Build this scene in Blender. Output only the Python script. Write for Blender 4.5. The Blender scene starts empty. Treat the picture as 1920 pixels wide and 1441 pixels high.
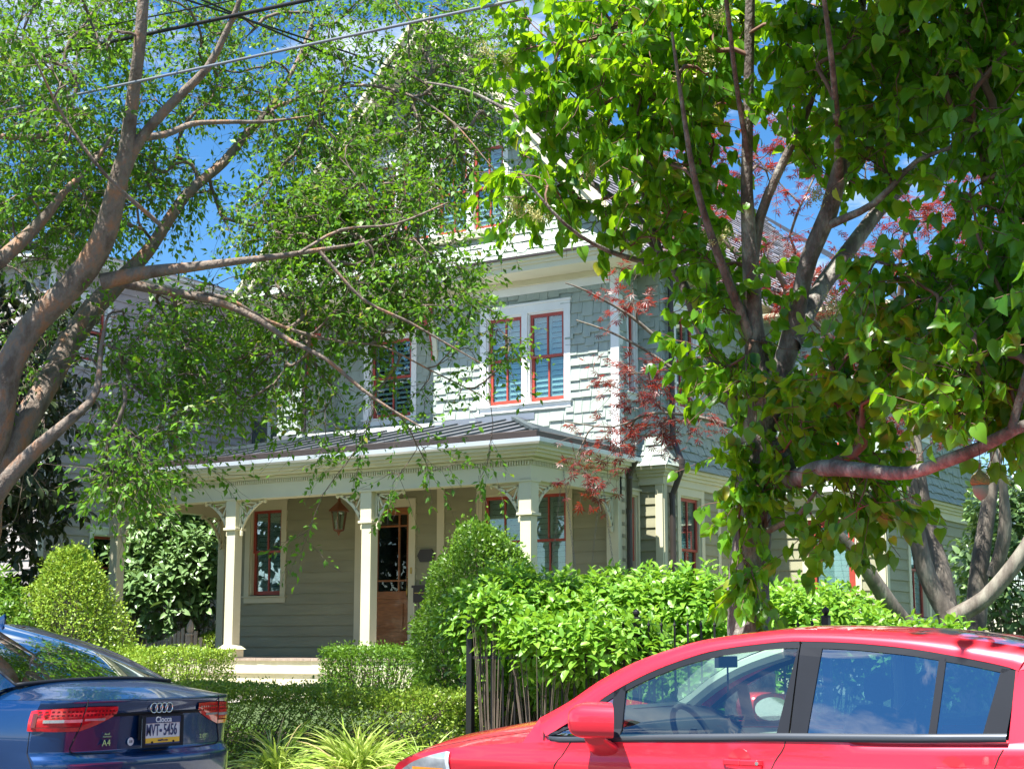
import bpy, math, random
import numpy as np
from mathutils import Vector, Matrix

SC = bpy.context.scene
COL = SC.collection
PI = math.pi

# ------------------------------------------------------------------ camera
CAM_H = 1.4; FPX = 2940.0; THETA = math.radians(32.5); PITCH = math.atan((1208.0 - 720.5) / FPX)
cd = bpy.data.cameras.new('camera'); cam = bpy.data.objects.new('camera', cd); COL.objects.link(cam)
cam.location = (0, 0, CAM_H)
cam.rotation_euler = (PI / 2 + PITCH, 0, THETA)
cd.sensor_width = 36.0; cd.lens = 36.0 * FPX / 1920.0
cd.clip_start = 0.1; cd.clip_end = 3000
SC.camera = cam

# ------------------------------------------------------------------ sky, clouds and sun
SUN_EL = math.radians(64); SUN_AZ = math.radians(8)     # azimuth measured from the street normal towards the left
to_sun = Vector((-math.sin(SUN_AZ) * math.cos(SUN_EL), -math.cos(SUN_AZ) * math.cos(SUN_EL), math.sin(SUN_EL)))
w = bpy.data.worlds.new('World'); SC.world = w; w.use_nodes = True
nt = w.node_tree; nt.nodes.clear()
sky = nt.nodes.new('ShaderNodeTexSky'); sky.sky_type = 'NISHITA'; sky.sun_disc = False
sky.sun_elevation = SUN_EL; sky.sun_rotation = math.atan2(to_sun.x, to_sun.y)
sky.ozone_density = 4.0; sky.air_density = 1.0; sky.dust_density = 0.05
tc = nt.nodes.new('ShaderNodeTexCoord')
mp = nt.nodes.new('ShaderNodeMapping'); mp.inputs['Scale'].default_value = (1.6, 1.6, 5.5); mp.inputs['Location'].default_value = (0.3, 1.1, 0.2)
nz = nt.nodes.new('ShaderNodeTexNoise'); nz.inputs['Scale'].default_value = 2.1; nz.inputs['Detail'].default_value = 9; nz.inputs['Roughness'].default_value = 0.62
rp = nt.nodes.new('ShaderNodeValToRGB'); rp.color_ramp.elements[0].position = 0.51; rp.color_ramp.elements[1].position = 0.70
mx = nt.nodes.new('ShaderNodeMix'); mx.data_type = 'RGBA'
mx.inputs['B'].default_value = (11, 11.4, 12, 1)
bg = nt.nodes.new('ShaderNodeBackground'); bg.inputs['Strength'].default_value = 0.055
wo = nt.nodes.new('ShaderNodeOutputWorld')
nt.links.new(tc.outputs['Generated'], mp.inputs['Vector']); nt.links.new(mp.outputs['Vector'], nz.inputs['Vector'])
nt.links.new(nz.outputs['Fac'], rp.inputs['Fac']); nt.links.new(rp.outputs['Color'], mx.inputs['Factor'])
hs = nt.nodes.new('ShaderNodeHueSaturation'); hs.inputs['Saturation'].default_value = 1.28; hs.inputs['Value'].default_value = 1.25
nt.links.new(sky.outputs['Color'], hs.inputs['Color']); nt.links.new(hs.outputs['Color'], mx.inputs['A']); nt.links.new(mx.outputs['Result'], bg.inputs['Color'])
nt.links.new(bg.outputs['Background'], wo.inputs['Surface'])
ld = bpy.data.lights.new('sun', 'SUN'); ld.energy = 5.0; ld.angle = math.radians(0.53); ld.color = (1.0, 0.955, 0.88)
sun = bpy.data.objects.new('sun', ld); COL.objects.link(sun)
sun.rotation_euler = (-to_sun).to_track_quat('-Z', 'Y').to_euler()
SC.view_settings.view_transform = 'Standard'; SC.view_settings.look = 'None'; SC.view_settings.gamma = 1
SC.view_settings.exposure = 1.55
SC.cycles.max_bounces = 8; SC.cycles.transparent_max_bounces = 16; SC.cycles.transmission_bounces = 6
SC.cycles.diffuse_bounces = 4; SC.cycles.glossy_bounces = 4

# ------------------------------------------------------------------ measuring helper (a pixel of the photo at a known distance -> a point of the street)
def at(x, y, X=None, Y=None, Z=None, v=None):
    a = (x - 960.0) / FPX; b = -(y - 720.5) / FPX
    f = math.cos(PITCH) - b * math.sin(PITCH); z = math.sin(PITCH) + b * math.cos(PITCH)
    dx = a * math.cos(THETA) - f * math.sin(THETA); dy = a * math.sin(THETA) + f * math.cos(THETA)
    k = Y / dy if Y is not None else X / dx if X is not None else (Z - CAM_H) / z if Z is not None else v / f
    return Vector((dx * k, dy * k, CAM_H + z * k))

def photo_xy(P):                                # points -> photo pixels and distance (used only to keep crowns off the limbs)
    P = np.asarray(P, float); c, s_ = math.cos(THETA), math.sin(THETA)
    r = P[:, 0] * c + P[:, 1] * s_; f = -P[:, 0] * s_ + P[:, 1] * c; z = P[:, 2] - CAM_H
    F2 = f * math.cos(PITCH) + z * math.sin(PITCH); U = -f * math.sin(PITCH) + z * math.cos(PITCH)
    return 960 + FPX * r / F2, 720.5 - FPX * U / F2, f

def grade(x):                                   # the street rises gently to the left
    return -0.02 * (max(-32.0, min(14.0, x)) + 3.5)

def yard(x, y):                                 # height of the ground
    g = grade(x)
    if y < 8.85: return g
    if y < 11.0: return g + 0.15
    t = min(1.0, (y - 11.0) / 5.5)
    return (g + 0.15) * (1 - t) + 0.66 * t

# ------------------------------------------------------------------ materials
def node_mat(name):
    m = bpy.data.materials.new(name); m.use_nodes = True
    return m, m.node_tree, m.node_tree.nodes['Principled BSDF'], m.node_tree.nodes['Material Output']

def pmat(name, col, rough=0.6, metal=0.0, var=0.12, scale=3.0, bump=0.0, bscale=40.0, coat=0.0, spec=0.5, stretch=(1, 1, 1), col2=None, detail=5):
    m, t, b, o = node_mat(name)
    b.inputs['Roughness'].default_value = rough; b.inputs['Metallic'].default_value = metal
    b.inputs['Coat Weight'].default_value = coat; b.inputs['Coat Roughness'].default_value = 0.03
    b.inputs['Specular IOR Level'].default_value = spec
    tcn = t.nodes.new('ShaderNodeTexCoord'); mpn = t.nodes.new('ShaderNodeMapping'); mpn.inputs['Scale'].default_value = stretch
    t.links.new(tcn.outputs['Object'], mpn.inputs['Vector'])
    n = t.nodes.new('ShaderNodeTexNoise'); n.inputs['Scale'].default_value = scale; n.inputs['Detail'].default_value = detail
    t.links.new(mpn.outputs['Vector'], n.inputs['Vector'])
    r = t.nodes.new('ShaderNodeMapRange'); r.inputs['From Min'].default_value = 0.3; r.inputs['From Max'].default_value = 0.7
    t.links.new(n.outputs['Fac'], r.inputs['Value'])
    x = t.nodes.new('ShaderNodeMix'); x.data_type = 'RGBA'
    c2 = col2 if col2 else tuple(c * (1 + var) for c in col); c1 = col if col2 else tuple(c * (1 - var) for c in col)
    x.inputs['A'].default_value = (*c1, 1); x.inputs['B'].default_value = (*c2, 1)
    t.links.new(r.outputs['Result'], x.inputs['Factor']); t.links.new(x.outputs['Result'], b.inputs['Base Color'])
    if bump:
        n2 = t.nodes.new('ShaderNodeTexNoise'); n2.inputs['Scale'].default_value = bscale; n2.inputs['Detail'].default_value = 6
        t.links.new(mpn.outputs['Vector'], n2.inputs['Vector'])
        bp = t.nodes.new('ShaderNodeBump'); bp.inputs['Strength'].default_value = bump; bp.inputs['Distance'].default_value = 0.02
        t.links.new(n2.outputs['Fac'], bp.inputs['Height']); t.links.new(bp.outputs['Normal'], b.inputs['Normal'])
    return m

def leaf_mat(name, c1, c2, trans, rough=0.45, tmix=0.35, spec=0.5, c3=None):
    """leaf: per-leaf colour from a random attribute, some light passing through"""
    m, t, b, o = node_mat(name)
    a = t.nodes.new('ShaderNodeAttribute'); a.attribute_name = 'rnd'
    r = t.nodes.new('ShaderNodeValToRGB'); r.color_ramp.elements[0].color = (*c1, 1); r.color_ramp.elements[1].color = (*c2, 1)
    if c3:
        e = r.color_ramp.elements.new(0.965); e.color = (*c2, 1); r.color_ramp.elements[2].position = 0.985; r.color_ramp.elements[2].color = (*c3, 1)
    t.links.new(a.outputs['Fac'], r.inputs['Fac']); t.links.new(r.outputs['Color'], b.inputs['Base Color'])
    b.inputs['Roughness'].default_value = rough; b.inputs['Specular IOR Level'].default_value = spec
    tr = t.nodes.new('ShaderNodeBsdfTranslucent')
    mu = t.nodes.new('ShaderNodeMix'); mu.data_type = 'RGBA'; mu.inputs['Factor'].default_value = 0.7
    mu.inputs['B'].default_value = (*trans, 1); t.links.new(r.outputs['Color'], mu.inputs['A'])
    t.links.new(mu.outputs['Result'], tr.inputs['Color'])
    ms = t.nodes.new('ShaderNodeMixShader'); ms.inputs['Fac'].default_value = tmix
    t.links.new(b.outputs['BSDF'], ms.inputs[1]); t.links.new(tr.outputs['BSDF'], ms.inputs[2]); t.links.new(ms.outputs['Shader'], o.inputs['Surface'])
    return m

def glass_mat(name, tint=(0.6, 0.75, 0.7), refl=0.12, rough=0.0, edge=0.6):
    m, t, b, o = node_mat(name)
    t.nodes.remove(b)
    tp = t.nodes.new('ShaderNodeBsdfTransparent'); tp.inputs['Color'].default_value = (*tint, 1)
    g = t.nodes.new('ShaderNodeBsdfGlossy'); g.inputs['Roughness'].default_value = rough; g.inputs['Color'].default_value = (0.95, 0.97, 1, 1)
    lw = t.nodes.new('ShaderNodeLayerWeight'); lw.inputs['Blend'].default_value = 0.35
    r = t.nodes.new('ShaderNodeMapRange'); r.inputs['To Min'].default_value = refl; r.inputs['To Max'].default_value = edge
    t.links.new(lw.outputs['Fresnel'], r.inputs['Value'])
    ms = t.nodes.new('ShaderNodeMixShader'); t.links.new(r.outputs['Result'], ms.inputs['Fac'])
    t.links.new(tp.outputs['BSDF'], ms.inputs[1]); t.links.new(g.outputs['BSDF'], ms.inputs[2]); t.links.new(ms.outputs['Shader'], o.inputs['Surface'])
    return m

def bark_mat(name, c1, c2, c3, scale=6.0, stretch=(1, 1, 0.35), bump=0.5):
    m, t, b, o = node_mat(name)
    tcn = t.nodes.new('ShaderNodeTexCoord'); mpn = t.nodes.new('ShaderNodeMapping'); mpn.inputs['Scale'].default_value = stretch
    t.links.new(tcn.outputs['Object'], mpn.inputs['Vector'])
    n = t.nodes.new('ShaderNodeTexNoise'); n.inputs['Scale'].default_value = scale; n.inputs['Detail'].default_value = 8; n.inputs['Roughness'].default_value = 0.65
    t.links.new(mpn.outputs['Vector'], n.inputs['Vector'])
    r = t.nodes.new('ShaderNodeValToRGB')
    r.color_ramp.elements[0].position = 0.36; r.color_ramp.elements[0].color = (*c1, 1)
    r.color_ramp.elements[1].position = 0.64; r.color_ramp.elements[1].color = (*c3, 1)
    e = r.color_ramp.elements.new(0.5); e.color = (*c2, 1)
    t.links.new(n.outputs['Fac'], r.inputs['Fac']); t.links.new(r.outputs['Color'], b.inputs['Base Color'])
    n2 = t.nodes.new('ShaderNodeTexNoise'); n2.inputs['Scale'].default_value = scale * 6; n2.inputs['Detail'].default_value = 8
    t.links.new(mpn.outputs['Vector'], n2.inputs['Vector'])
    bp = t.nodes.new('ShaderNodeBump'); bp.inputs['Strength'].default_value = bump; bp.inputs['Distance'].default_value = 0.03
    t.links.new(n2.outputs['Fac'], bp.inputs['Height']); t.links.new(bp.outputs['Normal'], b.inputs['Normal'])
    b.inputs['Roughness'].default_value = 0.85
    return m

M = {}
M['siding'] = pmat('sage_siding_paint', (0.28, 0.275, 0.175), 0.55, var=0.10, scale=1.2, bump=0.15, bscale=60, stretch=(1, 1, 6))
M['shingle'] = pmat('sage_shingle_paint', (0.32, 0.375, 0.33), 0.62, var=0.08, scale=3, bump=0.35, bscale=45, stretch=(4, 4, 0.6))
M['cream'] = pmat('cream_trim_paint', (0.60, 0.57, 0.40), 0.5, var=0.06, scale=1.5, bump=0.08, bscale=50)
M['white'] = pmat('white_trim_paint', (0.72, 0.74, 0.72), 0.5, var=0.06, scale=2)
M['sash'] = pmat('red_brown_sash_paint', (0.36, 0.055, 0.035), 0.45, var=0.12, scale=5)
M['pane'] = glass_mat('window_pane', (0.74, 0.86, 0.86), 0.07, 0.0, 0.6)
M['blind'] = pmat('white_shutter_paint', (0.78, 0.84, 0.80), 0.6, var=0.05)
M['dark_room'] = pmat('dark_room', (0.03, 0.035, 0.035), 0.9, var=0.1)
M['ceiling'] = pmat('porch_ceiling_boards', (0.50, 0.42, 0.29), 0.6, var=0.08, scale=1.5, stretch=(1, 12, 1))
M['metal_roof'] = pmat('standing_seam_roof', (0.36, 0.37, 0.40), 0.36, metal=0.75, var=0.08, scale=.8)
M['gutter'] = pmat('grey_gutter_metal', (0.60, 0.66, 0.74), 0.3, metal=0.45, var=0.1, scale=2)
M['bronze'] = pmat('brown_downspout_paint', (0.042, 0.032, 0.028), 0.4, var=0.15, scale=3)
M['floorboard'] = pmat('porch_floor_boards', (0.34, 0.27, 0.22), 0.6, var=0.2, scale=3, stretch=(8, 1, 1))
M['step'] = pmat('stone_step', (0.50, 0.46, 0.38), 0.8, var=0.12, scale=4, bump=0.2)
M['roof'] = pmat('grey_roof_shingles', (0.27, 0.25, 0.28), 0.8, var=0.22, scale=9, bump=0.3, bscale=60)
M['door_wood'] = pmat('varnished_oak', (0.27, 0.10, 0.028), 0.35, var=0.3, scale=3, stretch=(2, 2, 14), bump=0.1, coat=0.3)
M['brass'] = pmat('brass', (0.55, 0.38, 0.12), 0.3, metal=1.0, var=0.1)
M['copper'] = pmat('weathered_copper', (0.20, 0.085, 0.045), 0.45, metal=0.6, var=0.2)
M['iron'] = pmat('black_iron', (0.018, 0.018, 0.02), 0.45, metal=0.3, var=0.2)
M['steel'] = pmat('galvanised_chain', (0.25, 0.24, 0.22), 0.4, metal=0.8, var=0.2)
M['n_siding'] = pmat('lilac_grey_siding_paint', (0.37, 0.34, 0.335), 0.6, var=0.12, scale=1.0, bump=0.15, bscale=60, stretch=(1, 1, 5))
M['shutter_seam_shade'] = pmat('dark_shutter_and_seam_shade', (0.055, 0.075, 0.08), 0.5, var=0.12)  # shutter paint; on the porch roof seams it stands in for shadow
M['asphalt'] = pmat('asphalt', (0.055, 0.055, 0.058), 0.9, var=0.25, scale=30, bump=0.5, bscale=180)
M['concrete'] = pmat('concrete', (0.36, 0.34, 0.30), 0.85, var=0.15, scale=5, bump=0.2, bscale=90)
M['soil'] = pmat('soil_and_mulch', (0.045, 0.03, 0.02), 0.95, var=0.5, scale=14, bump=0.8, bscale=60)
M['lawn'] = pmat('lawn', (0.05, 0.085, 0.02), 0.9, var=0.4, scale=8, bump=0.6, bscale=90)
M['picket'] = pmat('weathered_picket_wood', (0.36, 0.32, 0.25), 0.8, var=0.3, scale=8, bump=0.3, stretch=(3, 3, 0.6))
M['tyre'] = pmat('tyre_rubber', (0.02, 0.02, 0.02), 0.8, var=0.1)
M['alloy'] = pmat('alloy', (0.5, 0.5, 0.52), 0.3, metal=0.9, var=0.05)
M['acorn_cap'] = pmat('mossy_acorn_cap', (0.20, 0.13, 0.06), 0.9, scale=20, bump=0.9, bscale=70, col2=(0.26, 0.22, 0.05))
M['acorn_nut'] = pmat('weathered_acorn_body', (0.22, 0.24, 0.17), 0.8, var=0.2, scale=9)

# ------------------------------------------------------------------ mesh building
class Frame:
    """a wall plane: u runs along the wall, d is the distance in front of it"""
    def __init__(s, origin, ux, n): s.o = Vector(origin); s.u = Vector(ux); s.n = Vector(n)
    def p(s, u, z, d=0.0): return s.o + s.u * u + s.n * d + Vector((0, 0, z))

class MB:
    def __init__(s): s.v = []; s.f = []
    def face(s, pts):
        i = len(s.v); s.v.extend([tuple(p) for p in pts]); s.f.append(tuple(range(i, i + len(pts)))); return s
    def hexa(s, a):                              # 8 corners, bottom 0-3, top 4-7
        i = len(s.v); s.v.extend([tuple(p) for p in a])
        for q in ((0, 3, 2, 1), (4, 5, 6, 7), (0, 1, 5, 4), (1, 2, 6, 5), (2, 3, 7, 6), (3, 0, 4, 7)):
            s.f.append(tuple(i + k for k in q))
        return s
    def box(s, fr, u0, u1, z0, z1, d0, d1):
        return s.hexa([fr.p(u0, z0, d1), fr.p(u1, z0, d1), fr.p(u1, z0, d0), fr.p(u0, z0, d0), fr.p(u0, z1, d1), fr.p(u1, z1, d1), fr.p(u1, z1, d0), fr.p(u0, z1, d0)])
    def cbox(s, x0, x1, y0, y1, z0, z1):
        return s.hexa([(x0, y0, z0), (x1, y0, z0), (x1, y1, z0), (x0, y1, z0), (x0, y0, z1), (x1, y0, z1), (x1, y1, z1), (x0, y1, z1)])
    def bar(s, a, b, w, t, side=None):           # rectangular bar from a to b
        a = Vector(a); b = Vector(b); d = (b - a).normalized()
        sd = Vector(side) if side is not None else (Vector((0, 0, 1)) if abs(d.z) < .9 else Vector((1, 0, 0)))
        x = d.cross(sd).normalized(); y = x.cross(d).normalized()
        x *= w / 2; y *= t / 2
        return s.hexa([a - x - y, a + x - y, a + x + y, a - x + y, b - x - y, b + x - y, b + x + y, b - x + y])
    def tube(s, pts, rad, n=8, caps=True):
        pts = [Vector(p) for p in pts]
        if not hasattr(rad, '__len__'): rad = [rad] * len(pts)
        prev = None; base = len(s.v)
        for i, p in enumerate(pts):
            d = (pts[min(i + 1, len(pts) - 1)] - pts[max(i - 1, 0)])
            d = d.normalized() if d.length > 1e-9 else Vector((0, 0, 1))
            if prev is None:
                r = Vector((0, 0, 1)) if abs(d.z) < .9 else Vector((1, 0, 0)); x = d.cross(r).normalized()
            else:
                x = (prev - d * prev.dot(d));
                x = x.normalized() if x.length > 1e-6 else d.orthogonal().normalized()
            prev = x; y = d.cross(x)
            for k in range(n):
                a = 2 * PI * k / n; q = p + x * (math.cos(a) * rad[i]) + y * (math.sin(a) * rad[i]); s.v.append((q.x, q.y, q.z))
        for i in range(len(pts) - 1):
            for k in range(n):
                a = base + i * n + k; b = base + i * n + (k + 1) % n
                s.f.append((a, b, b + n, a + n))
        if caps:
            s.f.append(tuple(base + k for k in range(n))[::-1]); s.f.append(tuple(base + (len(pts) - 1) * n + k for k in range(n)))
        return s
    def lathe(s, c, prof, n=16, axis='Z', caps=True):       # profile of (radius, height)
        base = len(s.v); c = Vector(c)
        for r, h in prof:
            for k in range(n):
                a = 2 * PI * k / n
                q = (r * math.cos(a), r * math.sin(a), h) if axis == 'Z' else (r * math.cos(a), h, r * math.sin(a)) if axis == 'Y' else (h, r * math.cos(a), r * math.sin(a))
                s.v.append((c.x + q[0], c.y + q[1], c.z + q[2]))
        for i in range(len(prof) - 1):
            for k in range(n):
                a = base + i * n + k; b = base + i * n + (k + 1) % n
                s.f.append((a, b, b + n, a + n))
        if caps: s.f.append(tuple(base + k for k in range(n))[::-1]); s.f.append(tuple(base + (len(prof) - 1) * n + k for k in range(n)))
        return s
    def grid(s, P):                              # rows of points
        base = len(s.v); n = len(P[0])
        for row in P: s.v.extend([tuple(q) for q in row])
        for i in range(len(P) - 1):
            for j in range(n - 1):
                a = base + i * n + j; s.f.append((a, a + 1, a + n + 1, a + n))
        return s
    def build(s, name, mat, parent=None, smooth=False, bevel=0.0, solid=0.0):
        me = bpy.data.meshes.new(name); me.from_pydata(s.v, [], s.f); me.update()
        o = bpy.data.objects.new(name, me); COL.objects.link(o)
        me.materials.append(mat if not isinstance(mat, str) else M[mat])
        if smooth: me.polygons.foreach_set('use_smooth', [True] * len(me.polygons))
        if parent is not None:
            # geometry is written in world metres; move it into the parent's own frame
            o.parent = parent
            o.matrix_parent_inverse = WI(parent)
        if solid:
            md = o.modifiers.new('thickness', 'SOLIDIFY'); md.thickness = solid; md.offset = -1
        if bevel:
            md = o.modifiers.new('bevel', 'BEVEL'); md.width = bevel; md.segments = 2; md.limit_method = 'ANGLE'
        return o

def WM(o):
    m = Matrix.LocRotScale(o.location, o.rotation_euler, o.scale)
    return (WM(o.parent) @ o.matrix_parent_inverse @ m) if o.parent else m
def WI(o): return WM(o).inverted()

def tag(o, label=None, cat=None, group=None, kind=None):
    if label: o['label'] = label
    if cat: o['category'] = cat
    if group: o['group'] = group
    if kind: o['kind'] = kind
    return o
def thing(name, loc, label, cat, group=None, rz=0.0):
    o = bpy.data.objects.new(name, None); COL.objects.link(o); o.location = loc; o.rotation_euler = (0, 0, rz); o.empty_display_size = 0.2
    return tag(o, label, cat, group)
def kids(o): return [c for c in bpy.data.objects if c.parent == o]
def copy_tree(o, parent=None):
    c = o.copy(); COL.objects.link(c)
    if parent is not None: c.parent = parent
    for ch in kids(o): copy_tree(ch, c)
    return c

def npmesh(name, V, Fs, mat, parent=None, rnd=None, smooth=False):
    """big mesh from arrays; Fs = list of integer arrays (faces of equal size each)"""
    me = bpy.data.meshes.new(name)
    nl = sum(f.size for f in Fs); nf = sum(len(f) for f in Fs)
    me.vertices.add(len(V)); me.vertices.foreach_set('co', np.asarray(V, np.float32).ravel())
    me.loops.add(nl); me.polygons.add(nf)
    me.loops.foreach_set('vertex_index', np.concatenate([f.ravel() for f in Fs]).astype(np.int32))
    starts = []; k = 0
    for f in Fs:
        starts.append(k + np.arange(len(f)) * f.shape[1]); k += f.size
    me.polygons.foreach_set('loop_start', np.concatenate(starts).astype(np.int32))
    if smooth: me.polygons.foreach_set('use_smooth', np.ones(nf, bool))
    me.update(calc_edges=True)
    if rnd is not None:
        a = me.attributes.new('rnd', 'FLOAT', 'POINT'); a.data.foreach_set('value', np.asarray(rnd, np.float32))
    me.materials.append(M[mat] if isinstance(mat, str) else mat)
    o = bpy.data.objects.new(name, me); COL.objects.link(o)
    if parent is not None: o.parent = parent; o.matrix_parent_inverse = WI(parent)
    return o

# ------------------------------------------------------------------ the ground
def sheet(name, mat, xs, ys, dz):
    V = [[(x, y, yard(x, y) + dz) for x in xs] for y in ys]
    b = MB().grid(V); return tag(b.build(name, mat, smooth=False), kind='structure')
xs = [-3000, -600, -120] + list(np.arange(-40, 20.1, 2.0)) + [120, 600, 3000]
ys_y = [11.2, 12, 13, 14, 15, 16, 16.6, 18, 24, 40, 120, 600, 3000]
sheet('road', 'asphalt', xs, [-5.0, 0, 4, 8.62], 0.0)
sheet('far_pavement', 'concrete', xs, [-8, -5.0], 0.02)
sheet('far_lawn', 'lawn', xs, [-3000, -300, -60, -8.0], 0.0)
k = MB()
for i in range(len(xs) - 1):
    a, b_ = xs[i], xs[i + 1]
    k.hexa([(a, 8.62, grade(a) - .2), (b_, 8.62, grade(b_) - .2), (b_, 8.8, grade(b_) - .2), (a, 8.8, grade(a) - .2),
            (a, 8.62, grade(a) + .14), (b_, 8.62, grade(b_) + .14), (b_, 8.8, grade(b_) + .14), (a, 8.8, grade(a) + .14)])
tag(k.build('kerb', 'concrete'), kind='structure')

V = [[(x, y, grade(x) + .14) for x in xs] for y in (8.8, 9.75)]
tag(MB().grid(V).build('verge', 'soil'), kind='structure')
V = [[(x, y, grade(x) + .145) for x in xs] for y in (9.75, 10.9)]
tag(MB().grid(V).build('pavement', 'concrete'), kind='structure')
ysx = [10.9] + ys_y
V = [[(x, y, (grade(x) + .14) if y < 11 else yard(x, y)) for x in xs] for y in ysx]
tag(MB().grid(V).build('lawn', 'lawn'), kind='structure')
V = [[(x, y, yard(x, y) + .012) for x in (-22, -19, -17, -14, -11, -8, -5, -2, 2)] for y in (11.02, 12, 13, 13.4)]
tag(MB().grid(V).build('planting_bed', 'soil'), kind='structure')
V = [[(x, y, yard(x, y) + .02) for x in (-16.5, -15.5, -14.5)] for y in (11.05, 12, 13, 14, 15, 16, 16.62)]
tag(MB().grid(V).build('garden_path', 'concrete'), kind='structure')
# ------------------------------------------------------------------ wall cladding
rng = np.random.RandomState(7)
def cut(u0, u1, z0, z1, holes):
    seg = [(u0, u1)]
    for (a, b, c, d) in holes:
        if z1 <= c + 1e-6 or z0 >= d - 1e-6: continue
        out = []
        for (s, e) in seg:
            if b <= s or a >= e: out.append((s, e)); continue
            if s < a: out.append((s, a))
            if e > b: out.append((b, e))
        seg = out
    return seg

def clap(mb, fr, u0, u1, z0, z1, holes=(), exp=0.176):
    z = z0
    while z < z1 - 0.01:
        zt = min(z + exp, z1)
        dd = rng.uniform(-.0012, .0012)
        for (a, b) in cut(u0, u1, z, zt, holes):
            mb.face([fr.p(a, z, .027 + dd), fr.p(b, z, .027 - dd), fr.p(b, zt, .005), fr.p(a, zt, .005)])
            mb.face([fr.p(a, z, .0), fr.p(b, z, .0), fr.p(b, z, .027 - dd), fr.p(a, z, .027 + dd)])
        z = zt
    return mb

def boards(name, mat, parent, fr_boxes):
    for q in fr_boxes: MB().box(*q).build(name, mat, parent)

def shingles(mb, fr, u0, u1, z0, z1, holes=(), exp=0.165, dfun=None, lim=None, wmin=.11, wmax=.27, stag=(0, 0.0, 0.045, 0.07)):
    """staggered-butt wall shingles, each a tapered board with its own bottom edge"""
    d0 = dfun if dfun else (lambda z: 0.0)
    z = z0; row = 0
    while z < z1 - 0.01:
        zt = min(z + exp, z1)
        a0, b0 = (lim(z), lim(z, 1)) if lim else (u0, u1)
        u = a0 - rng.uniform(0, .15)
        while u < b0:
            w_ = rng.uniform(wmin, wmax); e = u + w_
            s, t_ = max(u, a0), min(e, b0)
            if t_ - s > .015:
                zb = z - stag[rng.randint(len(stag))] + rng.uniform(-.004, .004)
                if row == 0: zb = z
                for (p, q) in cut(s + .003, t_ - .003, z, zt, holes):
                    if q - p < .01: continue
                    th = .034 + rng.uniform(-.008, .008)
                    A = fr.p(p, zb, d0(zb) + th); B = fr.p(q, zb, d0(zb) + th); C = fr.p(q, zt, d0(zt) + .004); D = fr.p(p, zt, d0(zt) + .004)
                    A2 = fr.p(p, zb, d0(zb)); B2 = fr.p(q, zb, d0(zb)); C2 = fr.p(q, zt, d0(zt)); D2 = fr.p(p, zt, d0(zt))
                    mb.face([A, B, C, D]); mb.face([A2, B2, B, A]); mb.face([A2, A, D, D2]); mb.face([B, B2, C2, C])
            u = e
        z = zt; row += 1
    return mb

def backing(mb, fr, u0, u1, z0, z1, holes=(), d=-.004):
    """plain sheathing behind the boards, split round the openings"""
    zs = sorted(set([z0, z1] + [h for H in holes for h in (H[2], H[3]) if z0 < h < z1]))
    for a, b in zip(zs[:-1], zs[1:]):
        for (p, q) in cut(u0, u1, a, b, holes):
            mb.face([fr.p(p, a, d), fr.p(q, a, d), fr.p(q, b, d), fr.p(p, b, d)])
    return mb

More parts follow.
